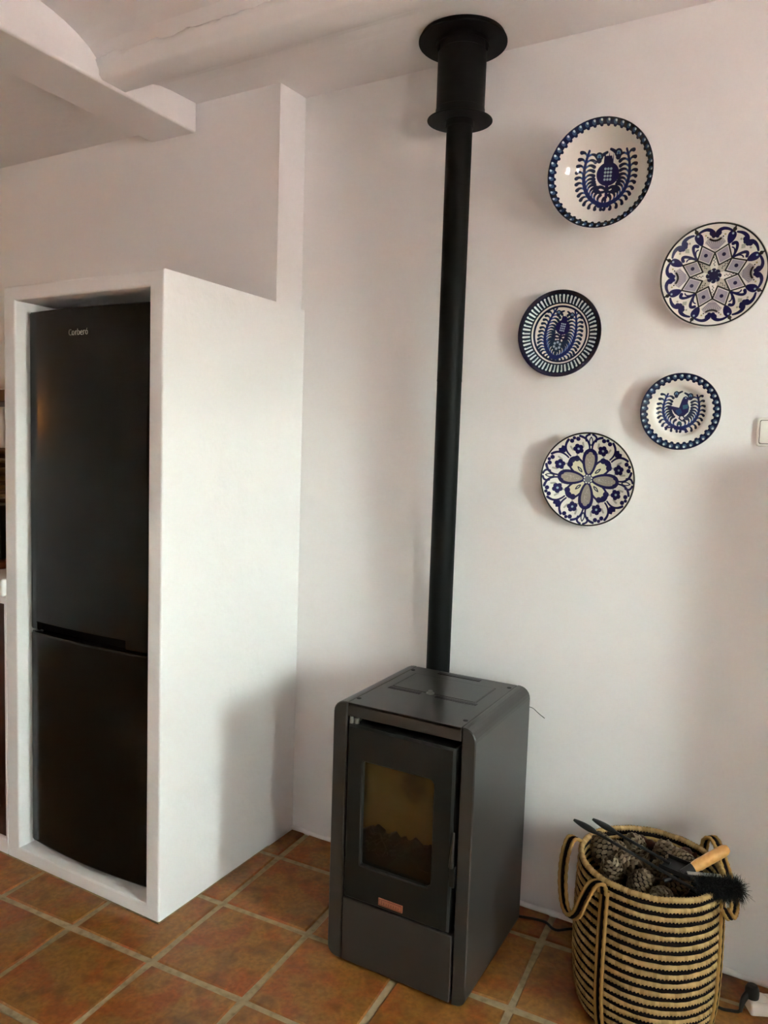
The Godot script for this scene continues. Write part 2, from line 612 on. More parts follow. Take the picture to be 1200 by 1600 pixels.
func paint_star_plate() -> StandardMaterial3D:
	new_img(CREAM)
	var line := Color(0.05, 0.045, 0.09)
	var lilac := Color(0.62, 0.59, 0.65)
	ring(0.955, 0.985, line)
	PT = Transform2D(deg_to_rad(0.0), Vector2.ZERO)
	# grey fans between the star points on the axes
	for k in 4:
		var a := 90.0 * k
		fillp([polar(0.46, a), polar(0.66, a - 17.0), polar(0.74, a - 9.0), polar(0.7, a), polar(0.74, a + 9.0), polar(0.66, a + 17.0)], Color(0.7, 0.67, 0.68))
		for j in 9:
			var da := -14.0 + 3.5 * j
			stroke([polar(0.52, a + da * 0.5), polar(0.66, a + da)], 0.006, 0.006, Color(0.5, 0.47, 0.54))
		stroke(bez(polar(0.7, a - 8.0), polar(0.63, a), polar(0.7, a + 8.0)), 0.016, 0.016, line)
		for sg in [-1.0, 1.0]:
			stroke(bez3(polar(0.75, a + 2.5 * sg), polar(0.86, a + 2.0 * sg), polar(0.93, a + 10.0 * sg), polar(0.86, a + 21.0 * sg), 12), 0.04, 0.018, NAVY)
			dab(polar(0.8, a + 4.0 * sg), 0.055, NAVY)
			dab(polar(0.78, a + 13.0 * sg), 0.018, Color(0.7, 0.66, 0.5))
			dab(polar(0.74, a + 11.0 * sg), 0.012, line)
	for k in 8:
		var a := 22.5 + 45.0 * k
		# navy leaf outside each point of the star
		fillp(petal(a, 0.63, 0.87, 0.085), NAVY)
		dab(polar(0.82, a), 0.02, PALE)
		stroke([polar(0.86, a), polar(0.95, a)], 0.014, 0.014, line)
		dab(polar(0.9, a), 0.035, line)
	for k in 4:
		var a := 45.0 + 90.0 * k
		for sg in [-1.0, 1.0]:
			# curled pair of fronds
			stroke(bez3(polar(0.44, a), polar(0.6, a + 3.0 * sg), polar(0.78, a + 10.0 * sg), polar(0.66, a + 16.0 * sg), 14), 0.018, 0.03, NAVY)
			stroke(bez3(polar(0.44, a), polar(0.54, a + 3.0 * sg), polar(0.62, a + 8.0 * sg), polar(0.6, a + 14.0 * sg), 14), 0.012, 0.012, NAVY)
			# scrolls by the rim
			stroke(bez3(polar(0.8, a + 2.0 * sg), polar(0.88, a + 1.0 * sg), polar(0.94, a + 8.0 * sg), polar(0.87, a + 18.0 * sg), 12), 0.045, 0.018, NAVY)
			dab(polar(0.83, a + 4.5 * sg), 0.045, NAVY)
			dab(polar(0.79, a + 9.0 * sg), 0.02, Color(0.62, 0.62, 0.58))
		fillp([polar(0.66, a), polar(0.72, a - 4.0), polar(0.77, a), polar(0.72, a + 4.0)], Color(0.68, 0.68, 0.64))
	# the eight-pointed star
	var star := []
	for k in 16:
		star.append(polar(0.44 if k % 2 == 0 else 0.2, k * 22.5))
	for k in 8:
		var a := 45.0 * k
		fillp([polar(0.1, a - 22.5), polar(0.2, a - 22.5), polar(0.43, a), polar(0.2, a + 22.5), polar(0.1, a + 22.5)], Color(0.72, 0.69, 0.64) if k % 2 == 1 else CREAM)
		stroke([polar(0.22, a - 22.5), polar(0.44, a), polar(0.22, a + 22.5)], 0.013, 0.013, line)
		for j in 6:
			dab(polar(0.2 + 0.03 * j, a + (2.0 if j % 2 == 0 else -2.0)), 0.01, line)
		# kite between two points
		var b := a + 22.5
		var kite := [polar(0.22, b), polar(0.44, b - 22.5), polar(0.63, b), polar(0.44, b + 22.5)]
		var small := []
		for q in kite:
			small.append(polar(0.43, b) + (q - polar(0.43, b)) * 0.8)
		fillp(kite, CREAM)
		fillp(small, lilac)
		for j in 4:
			stroke([kite[j], kite[(j + 1) % 4]], 0.013, 0.013, line)
		dab(polar(0.43, b), 0.035, Color(0.12, 0.1, 0.24))
	for k in 8:
		dab(polar(0.1, k * 45.0), 0.045, Color(0.08, 0.08, 0.22))
		dab(polar(0.1, k * 45.0 + 22.5), 0.018, PALE)
	dab(Vector2.ZERO, 0.085, Color(0.08, 0.08, 0.24))
	return glaze_tex()

# ---------------------------------------------------------------- setting
func extrude_zy(profile: Array, x0: float, x1: float) -> ArrayMesh:
	# outline given as (z, y), swept along x
	var st := begin()
	var xf := Transform3D(Basis(Vector3(0, 0, -1), Vector3(0, 1, 0), Vector3(1, 0, 0)), Vector3.ZERO)
	var poly := []
	for q in profile:
		poly.append(Vector2(-q.x, q.y))
	prism(st, poly, x0, x1, 0.0, xf)
	return done(st)

func build_room() -> void:
	var st := begin()
	box(st, Vector3(-0.016, -0.12, -0.22), Vector3(ROOM_R + 0.25, 3.1, 0.0))
	struct("wall_back", done(st), M.plaster)
	st = begin()
	box(st, Vector3(ROOM_L - 0.2, -0.12, -0.22), Vector3(-0.016, ENC_H, FACE))
	box(st, Vector3(-0.016, -0.12, 0.0), Vector3(0.0, ENC_H, FACE))
	box(st, Vector3(ROOM_L - 0.2, ENC_H, -0.22), Vector3(-0.016, 3.1, FACE))
	struct("wall_kitchen", done(st), M.plaster)
	st = begin()
	box(st, Vector3(ROOM_L - 0.2, -0.12, FACE), Vector3(ROOM_L, 3.1, ROOM_F))
	struct("wall_left", done(st), M.plaster)
	st = begin()
	box(st, Vector3(ROOM_L - 0.2, -0.12, ROOM_F), Vector3(ROOM_R + 0.25, 3.1, ROOM_F + 0.25))
	struct("wall_front", done(st), M.plaster)
	# right wall with a glazed opening and an added, unseen fill window
	st = begin()
	var edge := 0.0
	for w in [WR, WG]:
		for r in [[edge, -0.12, w[0], 3.1], [w[0], -0.12, w[1], w[2]], [w[0], w[3], w[1], 3.1]]:
			box(st, Vector3(ROOM_R, r[1], r[0]), Vector3(ROOM_R + 0.25, r[3], r[2]))
		edge = w[1]
	box(st, Vector3(ROOM_R, -0.12, edge), Vector3(ROOM_R + 0.25, 3.1, ROOM_F))
	struct("wall_right", done(st), M.plaster)
	window_frame("window_1", ROOM_R + 0.14, Vector2(WR[0], WR[2]), Vector2(WR[1], WR[3]), 1)
	window_frame("fill_window_2", ROOM_R + 0.14, Vector2(WG[0], WG[2]), Vector2(WG[1], WG[3]), 2)  # unseen window, added only as fill light for the shaded sides
	# outdoors: plain ground seen from the windows
	st = begin()
	box(st, Vector3(-30, -0.4, -30), Vector3(40, -0.25, 40))
	struct("ground", done(st), mat(Color(0.66, 0.58, 0.57), 0.95))
	build_ceiling()
	build_floor()
	# plaster fillet where the main wall meets the tiles
	st = begin()
	var pts := []
	for i in 90:
		pts.append(Vector3(0.0 + i * ROOM_R / 89.0, 0.003 + 0.002 * sin(i * 1.7), 0.0))
	tube(st, pts, 0.011, 8)
	struct("trim_1", done(st), M.plaster)

func window_frame(called: String, d: float, a: Vector2, b: Vector2, leaves: int) -> void:
	var o := Node3D.new()
	o.name = called
	add_child(o, true)
	o.set_meta("kind", "structure")
	var place := func(x0: float, y0: float, x1: float, y1: float, t: float) -> ArrayMesh:
		var st := begin()
		var c := Vector3(d, (y0 + y1) * 0.5, (x0 + x1) * 0.5)
		var s := Vector3(t, y1 - y0, x1 - x0)
		rbox(st, c, s, min(0.006, t * 0.45), 1)
		return done(st)
	var w := 0.045
	for r in [[a.x, a.y, a.x + w, b.y], [b.x - w, a.y, b.x, b.y], [a.x + w, a.y, b.x - w, a.y + w], [a.x + w, b.y - w, b.x - w, b.y]]:
		part("frame", place.call(r[0], r[1], r[2], r[3], 0.06), M.white_plastic, o)
	for k in range(1, leaves):
		var x := lerpf(a.x, b.x, float(k) / leaves)
		part("mullion", place.call(x - 0.03, a.y + w, x + 0.03, b.y - w, 0.05), M.white_plastic, o)
	var y := lerpf(a.y, b.y, 0.55)
	var glass := mat(Color(0.97, 1.0, 0.98, 0.06), 0.0)
	glass.transparency = BaseMaterial3D.TRANSPARENCY_ALPHA
	part("pane", place.call(a.x + w, a.y + w, b.x - w, b.y - w, 0.006), glass, o)

func build_ceiling() -> void:
	# ribs run along x, shallow plaster vaults between them
	var ribs := []
	var z := 0.494
	while z < ROOM_F:
		ribs.append(z)
		z += 0.75
	var prof := [Vector2(0.0, 2.842), Vector2(0.08, 2.837), Vector2(0.15, 2.833), Vector2(0.22, 2.83), Vector2(0.29, 2.827), Vector2(0.35, 2.82), Vector2(0.4, 2.806), Vector2(0.44, 2.788), Vector2(0.472, 2.765), Vector2(0.492, 2.742)]
	for i in ribs.size():
		var a: float = ribs[i] + 0.12
		var b: float = ribs[i] + 0.75
		for k in 15:
			var t := k / 14.0
			var h := 2.782 + 0.088 * pow(1.0 - pow(abs(2.0 * t - 1.0), 2.3), 0.8)
			var zz := lerpf(a, b, t)
			if zz <= ROOM_F:
				prof.append(Vector2(zz, h))
	prof.append(Vector2(ROOM_F, 2.85))
	prof.append(Vector2(ROOM_F, 3.1))
	prof.append(Vector2(0.0, 3.1))
	var c := struct("ceiling", extrude_zy(prof, -0.47, ROOM_R), M.plaster)
	# low flat plaster left of the girder
	var st := begin()
	box(st, Vector3(ROOM_L, 2.768, FACE), Vector3(-0.6, 3.1, ROOM_F))
	part("flat_plaster", done(st), M.plaster, c)
	st = begin()
	box(st, Vector3(ROOM_L - 0.2, 3.1, -0.22), Vector3(ROOM_R + 0.25, 3.25, ROOM_F + 0.25))
	part("roof_slab", done(st), M.plaster, c)
	st = begin()
	rbox(st, Vector3(-0.53, 2.91, (FACE + ROOM_F) * 0.5), Vector3(0.234, 0.372, ROOM_F - FACE), 0.011, 3)
	part("girder", done(st), M.plaster, c)
	for i in ribs.size():
		if ribs[i] + 0.12 < ROOM_F:
			part("beam", rib_mesh(ribs[i], ribs[i] + 0.121, 2.733, 2.79, -0.43, ROOM_R, i), M.plaster, c)

func rib_mesh(z0: float, z1: float, y0: float, y1: float, x0: float, x1: float, seed_: int) -> ArrayMesh:
	# hand-plastered rib: its cross-section wanders along its length
	var nz := FastNoiseLite.new()
	nz.seed = 40 + seed_
	nz.frequency = 14.0
	nz.fractal_octaves = 3
	var st := begin()
	var sec := [Vector2(z0, y1), Vector2(z0, y0 + 0.012), Vector2(z0 + 0.012, y0), Vector2(z1 - 0.012, y0), Vector2(z1, y0 + 0.01), Vector2(z1 + 0.003, lerpf(y0, y1, 0.5)), Vector2(z1 + 0.012, y1 - 0.02), Vector2(z1 + 0.018, y1 - 0.008), Vector2(z1 + 0.012, y1 + 0.004), Vector2(z1 - 0.02, y1 + 0.02)]
	var n := 220
	st.set_smooth_group(0)
	var R := []
	for i in n + 1:
		var x := lerpf(x0, x1, float(i) / n)
		var row := []
		for k in sec.size():
			var amp := 0.0025 if k < 5 else (0.004 if k == 5 else 0.012)
			row.append(Vector3(x, sec[k].y + amp * nz.get_noise_3d(x, k * 3.1, 0.0) * (1.0 if k > 0 else 0.0), sec[k].x + amp * nz.get_noise_3d(x, k * 3.1, 7.0)))
		R.append(row)
	for i in n:
		for k in sec.size() - 1:
			var p := [R[i][k], R[i + 1][k], R[i + 1][k + 1], R[i][k + 1]]
			for q in [p[0], p[1], p[2], p[0], p[2], p[3]]:
				st.set_uv(Vector2.ZERO)
				st.add_vertex(q)
	st.generate_normals()
	return done(st)

func tile_tex(v: int) -> ImageTexture:
	var s := 256
	var im := Image.create(s, s, false, Image.FORMAT_RGB8)
	var a := FastNoiseLite.new()
	a.seed = 100 + v * 7
	a.frequency = 0.008
	a.fractal_octaves = 5
	var b := FastNoiseLite.new()
	b.seed = 300 + v * 5
	b.frequency = 0.012
	b.fractal_octaves = 4
	var c := FastNoiseLite.new()
	c.seed = 500 + v * 3
	c.frequency = 0.06
	c.fractal_octaves = 3
	for y in s:
		for x in s:
			var n1 := a.get_noise_2d(x, y)
			var n2 := b.get_noise_2d(x, y)
			var n3 := c.get_noise_2d(x, y)
			var col := Color(0.62, 0.38, 0.175)
			col = col.lerp(Color(0.59, 0.395, 0.185), clamp(n1 * 2.4 + 0.4, 0.0, 1.0))
			col = col.lerp(Color(0.58, 0.29, 0.14), clamp(-n1 * 2.6 + n3 * 0.3 - 0.05, 0.0, 1.0) * 0.7)
			col = col.lerp(Color(0.4, 0.25, 0.12), clamp(n2 * 2.6 + n3 * 0.9 - 0.35, 0.0, 1.0) * 0.6)
			col = col.lerp(Color(0.47, 0.36, 0.19), clamp(-n2 * 2.6 + n3 * 0.8 - 0.5, 0.0, 1.0) * 0.5)
			col *= 0.95 + n3 * 0.18
			im.set_pixel(x, y, Color(col.r, col.g, col.b))
	im.generate_mipmaps()
	return ImageTexture.create_from_image(im)

func build_floor() -> void:
	var st := begin()
	box(st, Vector3(ROOM_L - 0.2, -0.12, -0.2), Vector3(ROOM_R + 0.25, -0.0045, ROOM_F + 0.25))
	var fl := struct("floor", done(st), M.grout)
	var mats := []
	var rel := noise_tex(0.02, 33, [], true, 3.0, 256, 4)
	for v in 6:
		var m := mat(Color(1, 1, 1), 0.42, 0.0, 0.45)
		m.albedo_texture = tile_tex(v)
		m.normal_enabled = true
		m.normal_texture = rel
		m.normal_scale = 0.35
		mats.append(m)
	var phi := 0.0493
	var ts := 0.3339
	var ex := Vector2(cos(phi), -sin(phi))
	var ez := Vector2(sin(phi), cos(phi))
	var org := Vector2(0.1169, 0.8681)
	var region := PackedVector2Array([Vector2(0.001, 0.001), Vector2(ROOM_R - 0.001, 0.001), Vector2(ROOM_R - 0.001, ROOM_F - 0.001), Vector2(ROOM_L + 0.001, ROOM_F - 0.001), Vector2(ROOM_L + 0.001, ENC_D + 0.002), Vector2(0.001, ENC_D + 0.002)])
	var rest := begin()
	for i in range(-13, 15):
		for j in range(-5, 13):
			var c := org + ex * (ts * (i + 0.5)) + ez * (ts * (j + 0.5))
			var q := PackedVector2Array()
			var h := ts * 0.5 - 0.0085
			for e in [Vector2(-1, -1), Vector2(0, -1), Vector2(1, -1), Vector2(1, 0), Vector2(1, 1), Vector2(0, 1), Vector2(-1, 1), Vector2(-1, 0)]:
				var jit := Vector2(rng.randf_range(-1, 1), rng.randf_range(-1, 1)) * 0.0022
				var k := 0.985 if abs(e.x) + abs(e.y) > 1.5 else 1.0
				q.append(c + ex * (e.x * h * k) + ez * (e.y * h * k) + jit)
			var tilt := Vector3(rng.randf_range(-1, 1) * 0.004, rng.randf_range(-0.0006, 0.0), rng.randf_range(-1, 1) * 0.004)
			var rot := rng.randi() % 4
			var variant := rng.randi() % 6
			for poly in Geometry2D.intersect_polygons(q, region):
				if poly.size() < 3 or abs(poly_area(poly)) < 0.0004:
					continue
				var near: bool = c.y < 2.05 and c.x > -1.5 and c.x < 2.3
				var t := begin() if near else rest
				tile_mesh(t, poly, c, tilt, ex, ez, rot)
				if near:
					part("tile", done(t), mats[variant], fl)
	var o := part("outer_tiles", done(rest), mats[0], fl)
	o.set_meta("kind", "stuff")

func poly_area(p: PackedVector2Array) -> float:
	var a := 0.0
	for i in p.size():
		a += p[i].cross(p[(i + 1) % p.size()])
	return a * 0.5

func tile_mesh(st: SurfaceTool, poly: PackedVector2Array, c: Vector2, tilt: Vector3, ex: Vector2, ez: Vector2, rot: int) -> void:
	if poly_area(poly) < 0.0:
		poly.reverse()
	var ins := Geometry2D.offset_polygon(poly, -0.0045)
	if ins.size() == 0 or ins[0].size() < 3:
		return
	var top: PackedVector2Array = ins[0]
	var H := func(v: Vector2) -> float: return tilt.y + (v - c).x * tilt.x + (v - c).y * tilt.z
	var UV := func(v: Vector2) -> Vector2:
		var u := Vector2((v - c).dot(ex), (v - c).dot(ez)) / 0.34
		for k in rot:
			u = Vector2(-u.y, u.x)
		return u + Vector2(0.5, 0.5)
	var tri_ := Geometry2D.triangulate_polygon(top)
	for i in range(0, tri_.size(), 3):
		var t := [top[tri_[i]], top[tri_[i + 1]], top[tri_[i + 2]]]
		if (t[1] - t[0]).cross(t[2] - t[0]) < 0.0:
			t.reverse()   # clockwise as seen from above
		for v in t:
			vtx(st, Vector3(v.x, H.call(v), v.y), Vector3.UP, UV.call(v))
	# worn edge down to the joint
	var n := poly.size()
	for i in n:
		var a := poly[i]
		var b := poly[(i + 1) % n]
		var ia := nearest(top, a)
		var ib := nearest(top, b)
		var nn := Vector3((b - a).orthogonal().x, 0.0, (b - a).orthogonal().y).normalized()
		var mid := (Vector3(ia.x, 0, ia.y) + Vector3(ib.x, 0, ib.y)) * 0.5
		var out := Vector3((a + b).x * 0.5, 0, (a + b).y * 0.5)
		if nn.dot(out - mid) < 0.0:
			nn = -nn
		nn = (nn + Vector3.UP).normalized()
		var P := [Vector3(ia.x, H.call(ia), ia.y), Vector3(ib.x, H.call(ib), ib.y), Vector3(b.x, H.call(b) - 0.004, b.y), Vector3(a.x, H.call(a) - 0.004, a.y)]
		var U := [UV.call(ia), UV.call(ib), UV.call(b), UV.call(a)]
		facing(st, P, nn, U)
		var low := [P[3], P[2], P[2] + Vector3(0, -0.006, 0), P[3] + Vector3(0, -0.006, 0)]
		facing(st, low, (nn - Vector3.UP * nn.y).normalized(), [U[3], U[2], U[2], U[3]])

# quad wound so that its front looks along n
func facing(st: SurfaceTool, p: Array, n: Vector3, uv: Array) -> void:
	var order := [0, 1, 2, 0, 2, 3]
	if (p[1] - p[0]).cross(p[2] - p[0]).dot(n) + (p[2] - p[0]).cross(p[3] - p[0]).dot(n) > 0.0:
		order = [0, 2, 1, 0, 3, 2]
	for k in order:
		vtx(st, p[k], n, uv[k])

func nearest(p: PackedVector2Array, v: Vector2) -> Vector2:
	var best := p[0]
	for q in p:
		if q.distance_to(v) < best.distance_to(v):
			best = q
	return best

# ---------------------------------------------------------------- fridge and its masonry
func build_enclosure() -> void:
	var o := thing("fridge_niche", "tall white plastered masonry niche built around the dark refrigerator", "niche")
	var st := begin()
	var b := 0.006
	var x0 := -ENC_W
	var x1 := 0.0
	var z := ENC_D
	var i0 := -0.7022
	var i1 := -0.0589
	var j0 := 0.0435
	var j1 := 2.01
	rect_loops(st, [[x0, 0, x1, ENC_H, FACE], [x0, 0, x1, ENC_H, z - b], [x0 + b * 0.3, 0, x1 - b * 0.3, ENC_H - b * 0.3, z - b * 0.3], [x0 + b, 0, x1 - b, ENC_H - b, z], [i0 - b, j0 - b, i1 + b, j1 + b, z], [i0 - b * 0.3, j0 - b * 0.3, i1 + b * 0.3, j1 + b * 0.3, z - b * 0.3], [i0, j0, i1, j1, z - b], [i0, j0, i1, j1, FACE]])
	part("surround", done(st), M.plaster, o)

func build_fridge() -> void:
	var o := thing("refrigerator", "tall dark graphite fridge freezer with two doors set in the white niche", "refrigerator", Vector3(-0.383, 0.0435, 0.2))
	var st := begin()
	rbox(st, Vector3(0, 0.965, 0.22), Vector3(0.594, 1.926, 0.44), 0.006, 1)
	part("body", done(st), M.fridge, o)
	for x in [-0.25, 0.25]:
		for z in [0.06, 0.4]:
			st = begin()
			lathe(st, [Vector2(0.0, 0.0), Vector2(0.02, 0.0), Vector2(0.02, 0.01)], 12, Transform3D(Basis.IDENTITY, Vector3(x, 0.0, z)))
			part("foot", done(st), M.black, o)
	# doors: convex fronts; the upper one has a grip recess along its lower edge
	var up := part("door", door_mesh(0.594, 0.813, 1.932, 0.45, 0.488, true), M.fridge, o)
	part("door", door_mesh(0.594, 0.022, 0.806, 0.45, 0.488, false), M.fridge, o)
	st = begin()
	rbox(st, Vector3(-0.03, 0.829, 0.473), Vector3(0.4495, 0.0325, 0.006), 0.001, 1)
	rbox(st, Vector3(-0.03, 0.8445, 0.484), Vector3(0.4495, 0.002, 0.026), 0.0008, 1)
	part("grip", done(st), mat(Color(0.02, 0.02, 0.02), 0.7, 0.0, 0.1), up, "black grip recess")
	var t := TextMesh.new()
	var f := SystemFont.new()
	f.font_names = PackedStringArray(["Droid Sans"])
	t.font = f
	t.text = "Corberó"
	t.font_size = 32
	t.pixel_size = 0.00082
	t.depth = 0.0015
	var l := part("lettering", t, mat(Color(0.75, 0.74, 0.72), 0.4, 0.0), up, "pale grey brand lettering")
	l.position = Vector3(-0.0225, 1.849, 0.5045)

func door_mesh(w: float, y0: float, y1: float, z0: float, z1: float, grip: bool) -> ArrayMesh:
	var st := begin()
	var h := w * 0.5
	var r := 0.008
	var f := func(x: float) -> float: return z1 + 0.017 * (1.0 - pow(x / h, 2.0))
	var xs := [-h, -h + r * 0.3, -h + r]
	for k in range(1, 24):
		xs.append(lerpf(-h + r, h - r, k / 24.0))
	for e in [-0.255, -0.2555, 0.195, 0.1955]:
		if grip:
			xs.append(e)
	xs.append_array([h - r, h - r * 0.3, h])
	xs.sort()
	var ys := [y0, y0 + r * 0.3, y0 + r, y0 + 0.033, y0 + 0.0335, lerpf(y0, y1, 0.4), lerpf(y0, y1, 0.7), y1 - r, y1 - r * 0.3, y1]
	var P := []
	var N := []
	for x in xs:
		var rp := []
		var rn := []
		for y in ys:
			var dx: float = max(0.0, abs(x) - (h - r))
			var dy: float = max(0.0, max(y0 + r - y, y - (y1 - r)))
			var dd: float = min(1.0, Vector2(dx, dy).length() / r)
			var zz: float = f.call(x) - r * (1.0 - sqrt(1.0 - dd * dd))
			var slope: float = 0.034 * x / (h * h)
			var n := Vector3(slope, 0, 1)
			if dd > 0.0:
				n += Vector3(sign(x) * dx, (sign(y - (y0 + y1) * 0.5)) * dy, 0) / r / max(0.15, sqrt(1.0 - dd * dd))
			if grip and x > -0.2553 and x < 0.1953 and y < y0 + 0.0332:
				zz -= 0.035
			rp.append(Vector3(x, y, zz))
			rn.append(n.normalized())
		P.append(rp)
		N.append(rn)
	for i in xs.size() - 1:
		for j in ys.size() - 1:
			quad_n(st, [P[i][j], P[i + 1][j], P[i + 1][j + 1], P[i][j + 1]], [N[i][j], N[i + 1][j], N[i + 1][j + 1], N[i][j + 1]])
	for i in xs.size() - 1:
		var e := ys.size() - 1
		quad(st, P[i][e], P[i + 1][e], Vector3(P[i + 1][e].x, y1, z0), Vector3(P[i][e].x, y1, z0))
		quad(st, P[i + 1][0], P[i][0], Vector3(P[i][0].x, y0, z0), Vector3(P[i + 1][0].x, y0, z0))
	for j in ys.size() - 1:
		var e := xs.size() - 1
		quad(st, P[e][j], Vector3(h, ys[j], z0), Vector3(h, ys[j + 1], z0), P[e][j + 1])
		quad(st, Vector3(-h, ys[j], z0), P[0][j], P[0][j + 1], Vector3(-h, ys[j + 1], z0))
	quad(st, Vector3(h, y0, z0), Vector3(-h, y0, z0), Vector3(-h, y1, z0), Vector3(h, y1, z0))
	return done(st)

# ---------------------------------------------------------------- kitchen corner at the left edge
func build_kitchen() -> void:
	var o := thing("kitchen_counter", "white masonry kitchen counter with dark wooden doors left of the niche", "counter", Vector3(-1.6, 0, FACE))
	var st := begin()
	# masonry front with a door opening, side walls and plinth
	rect_loops(st, [[-0.9, 0, 0.833, 0.967, 0.0], [-0.9, 0, 0.833, 0.967, 0.57], [-0.83, 0.05, 0.824, 0.94, 0.57], [-0.83, 0.05, 0.824, 0.94, 0.0]])
	part("base", done(st), M.plaster, o)
	st = begin()
	rbox(st, Vector3(-0.034, 1.0, 0.292), Vector3(1.734, 0.065, 0.584), 0.008, 2)
	part("worktop", done(st), M.plaster, o)
	for k in 3:
		st = begin()
		var x := -0.83 + 0.5513 * (k + 0.5)
		rect_loops(st, [[x - 0.272, 0.052, x + 0.272, 0.938, 0.53], [x - 0.272, 0.052, x + 0.272, 0.938, 0.552], [x - 0.27, 0.054, x + 0.27, 0.936, 0.554], [x - 0.21, 0.114, x + 0.21, 0.876, 0.554], [x - 0.2, 0.124, x + 0.2, 0.866, 0.546], [x - 0.17, 0.154, x + 0.17, 0.836, 0.546], [x - 0.15, 0.174, x + 0.15, 0.816, 0.553]])
		quad(st, Vector3(x - 0.15, 0.174, 0.553), Vector3(x + 0.15, 0.174, 0.553), Vector3(x + 0.15, 0.816, 0.553), Vector3(x - 0.15, 0.816, 0.553))
		var d := part("door", done(st), M.dark_wood, o, "dark wooden panelled door")
		st = begin()
		lathe(st, [Vector2(0.0, 0.0), Vector2(0.006, 0.0), Vector2(0.006, 0.012), Vector2(0.014, 0.018), Vector2(0.014, 0.024), Vector2(0.0, 0.028)], 16, Transform3D(Basis(Vector3.RIGHT, PI / 2.0), Vector3(x - 0.24, 0.8, 0.554)))
		part("knob", done(st), M.steel, d)
	# a board and a black oven standing on the worktop, a woven basket on the oven
	var b := thing("cutting_board", "orange-brown wooden board lying on the white worktop under the black oven", "board", Vector3(-1.2, 1.0325, 0.45))
	st = begin()
	rbox(st, Vector3(0, 0.016, 0), Vector3(0.5, 0.03, 0.36), 0.008, 2)
	part("plank", done(st), mat(Color(0.62, 0.33, 0.15), 0.5), b)
	var mw := thing("countertop_oven", "black countertop oven beside the niche, under the woven basket", "oven", Vector3(-1.2, 1.0635, 0.45))
	st = begin()
	rbox(st, Vector3(0, 0.109, 0), Vector3(0.46, 0.21, 0.32), 0.01, 2)
	part("body", done(st), M.black, mw)
	st = begin()
	rbox(st, Vector3(-0.06, 0.11, 0.163), Vector3(0.3, 0.17, 0.012), 0.005, 1)
	var dr := part("door", done(st), M.black_gloss, mw)
	st = begin()
	tube(st, [Vector3(-0.19, 0.18, 0.168), Vector3(-0.19, 0.18, 0.185), Vector3(0.07, 0.18, 0.185), Vector3(0.07, 0.18, 0.168)], 0.005, 8)
	part("handle", done(st), M.steel, dr)
	var wb := thing("wicker_basket", "brown woven basket standing on the black oven at the left edge", "basket", Vector3(-1.2, 1.2785, 0.45))
	for k in 12:
		st = begin()
		var y := 0.011 + k * 0.0175
		var pts := []
		for i in 73:
			var a := TAU * i / 72.0
			pts.append(Vector3((0.19 + 0.02 * k / 12.0) * cos(a), y + 0.003 * sin(i * PI + k * PI), (0.12 + 0.02 * k / 12.0) * sin(a)))
		tube(st, pts, 0.0105, 7, false)
		part("coil", done(st), mat(Color(0.42, 0.31, 0.2) if k % 2 else Color(0.3, 0.2, 0.12), 0.9), wb)
	st = begin()
	lathe(st, [Vector2(0.0, 0.0), Vector2(1.0, 0.0), Vector2(1.0, 0.006), Vector2(0.0, 0.006)], 32, Transform3D(Basis.from_scale(Vector3(0.19, 1, 0.12)), Vector3.ZERO))
	part("base", done(st), mat(Color(0.3, 0.2, 0.12), 0.9), wb)
	var sh := thing("wall_shelf", "dark wooden shelf on the kitchen wall left of the niche", "shelf", Vector3(-1.5, 1.68, FACE))
	st = begin()
	rbox(st, Vector3(0, 0.025, 0.17), Vector3(1.4, 0.05, 0.34), 0.004, 1)
	part("board", done(st), M.dark_wood, sh)
	for x in [-0.5, 0.4]:
		st = begin()
		prism(st, [Vector2(0, 0), Vector2(0, -0.2), Vector2(0.03, -0.2), Vector2(0.25, -0.03), Vector2(0.25, 0)], -0.012, 0.012, 0.0, Transform3D(Basis(Vector3(0, 0, 1), Vector3(0, 1, 0), Vector3(-1, 0, 0)), Vector3(x, 0, 0)))
		part("bracket", done(st), M.dark_wood, sh)
	var j := thing("ceramic_jar", "wine-red lidded jar standing on the dark kitchen shelf", "jar", Vector3(-1.12, 1.7305, FACE + 0.2))
	st = begin()
	lathe(st, [Vector2(0.0, 0.0), Vector2(0.06, 0.0), Vector2(0.075, 0.03), Vector2(0.08, 0.08), Vector2(0.07, 0.12), Vector2(0.055, 0.13), Vector2(0.0, 0.13)], 32)
	part("body", done(st), mat(Color(0.28, 0.09, 0.08), 0.3), j)
	st = begin()
	lathe(st, [Vector2(0.0, 0.131), Vector2(0.058, 0.131), Vector2(0.055, 0.142), Vector2(0.012, 0.15), Vector2(0.016, 0.165), Vector2(0.0, 0.172)], 32)
	part("lid", done(st), mat(Color(0.22, 0.07, 0.06), 0.3), j)

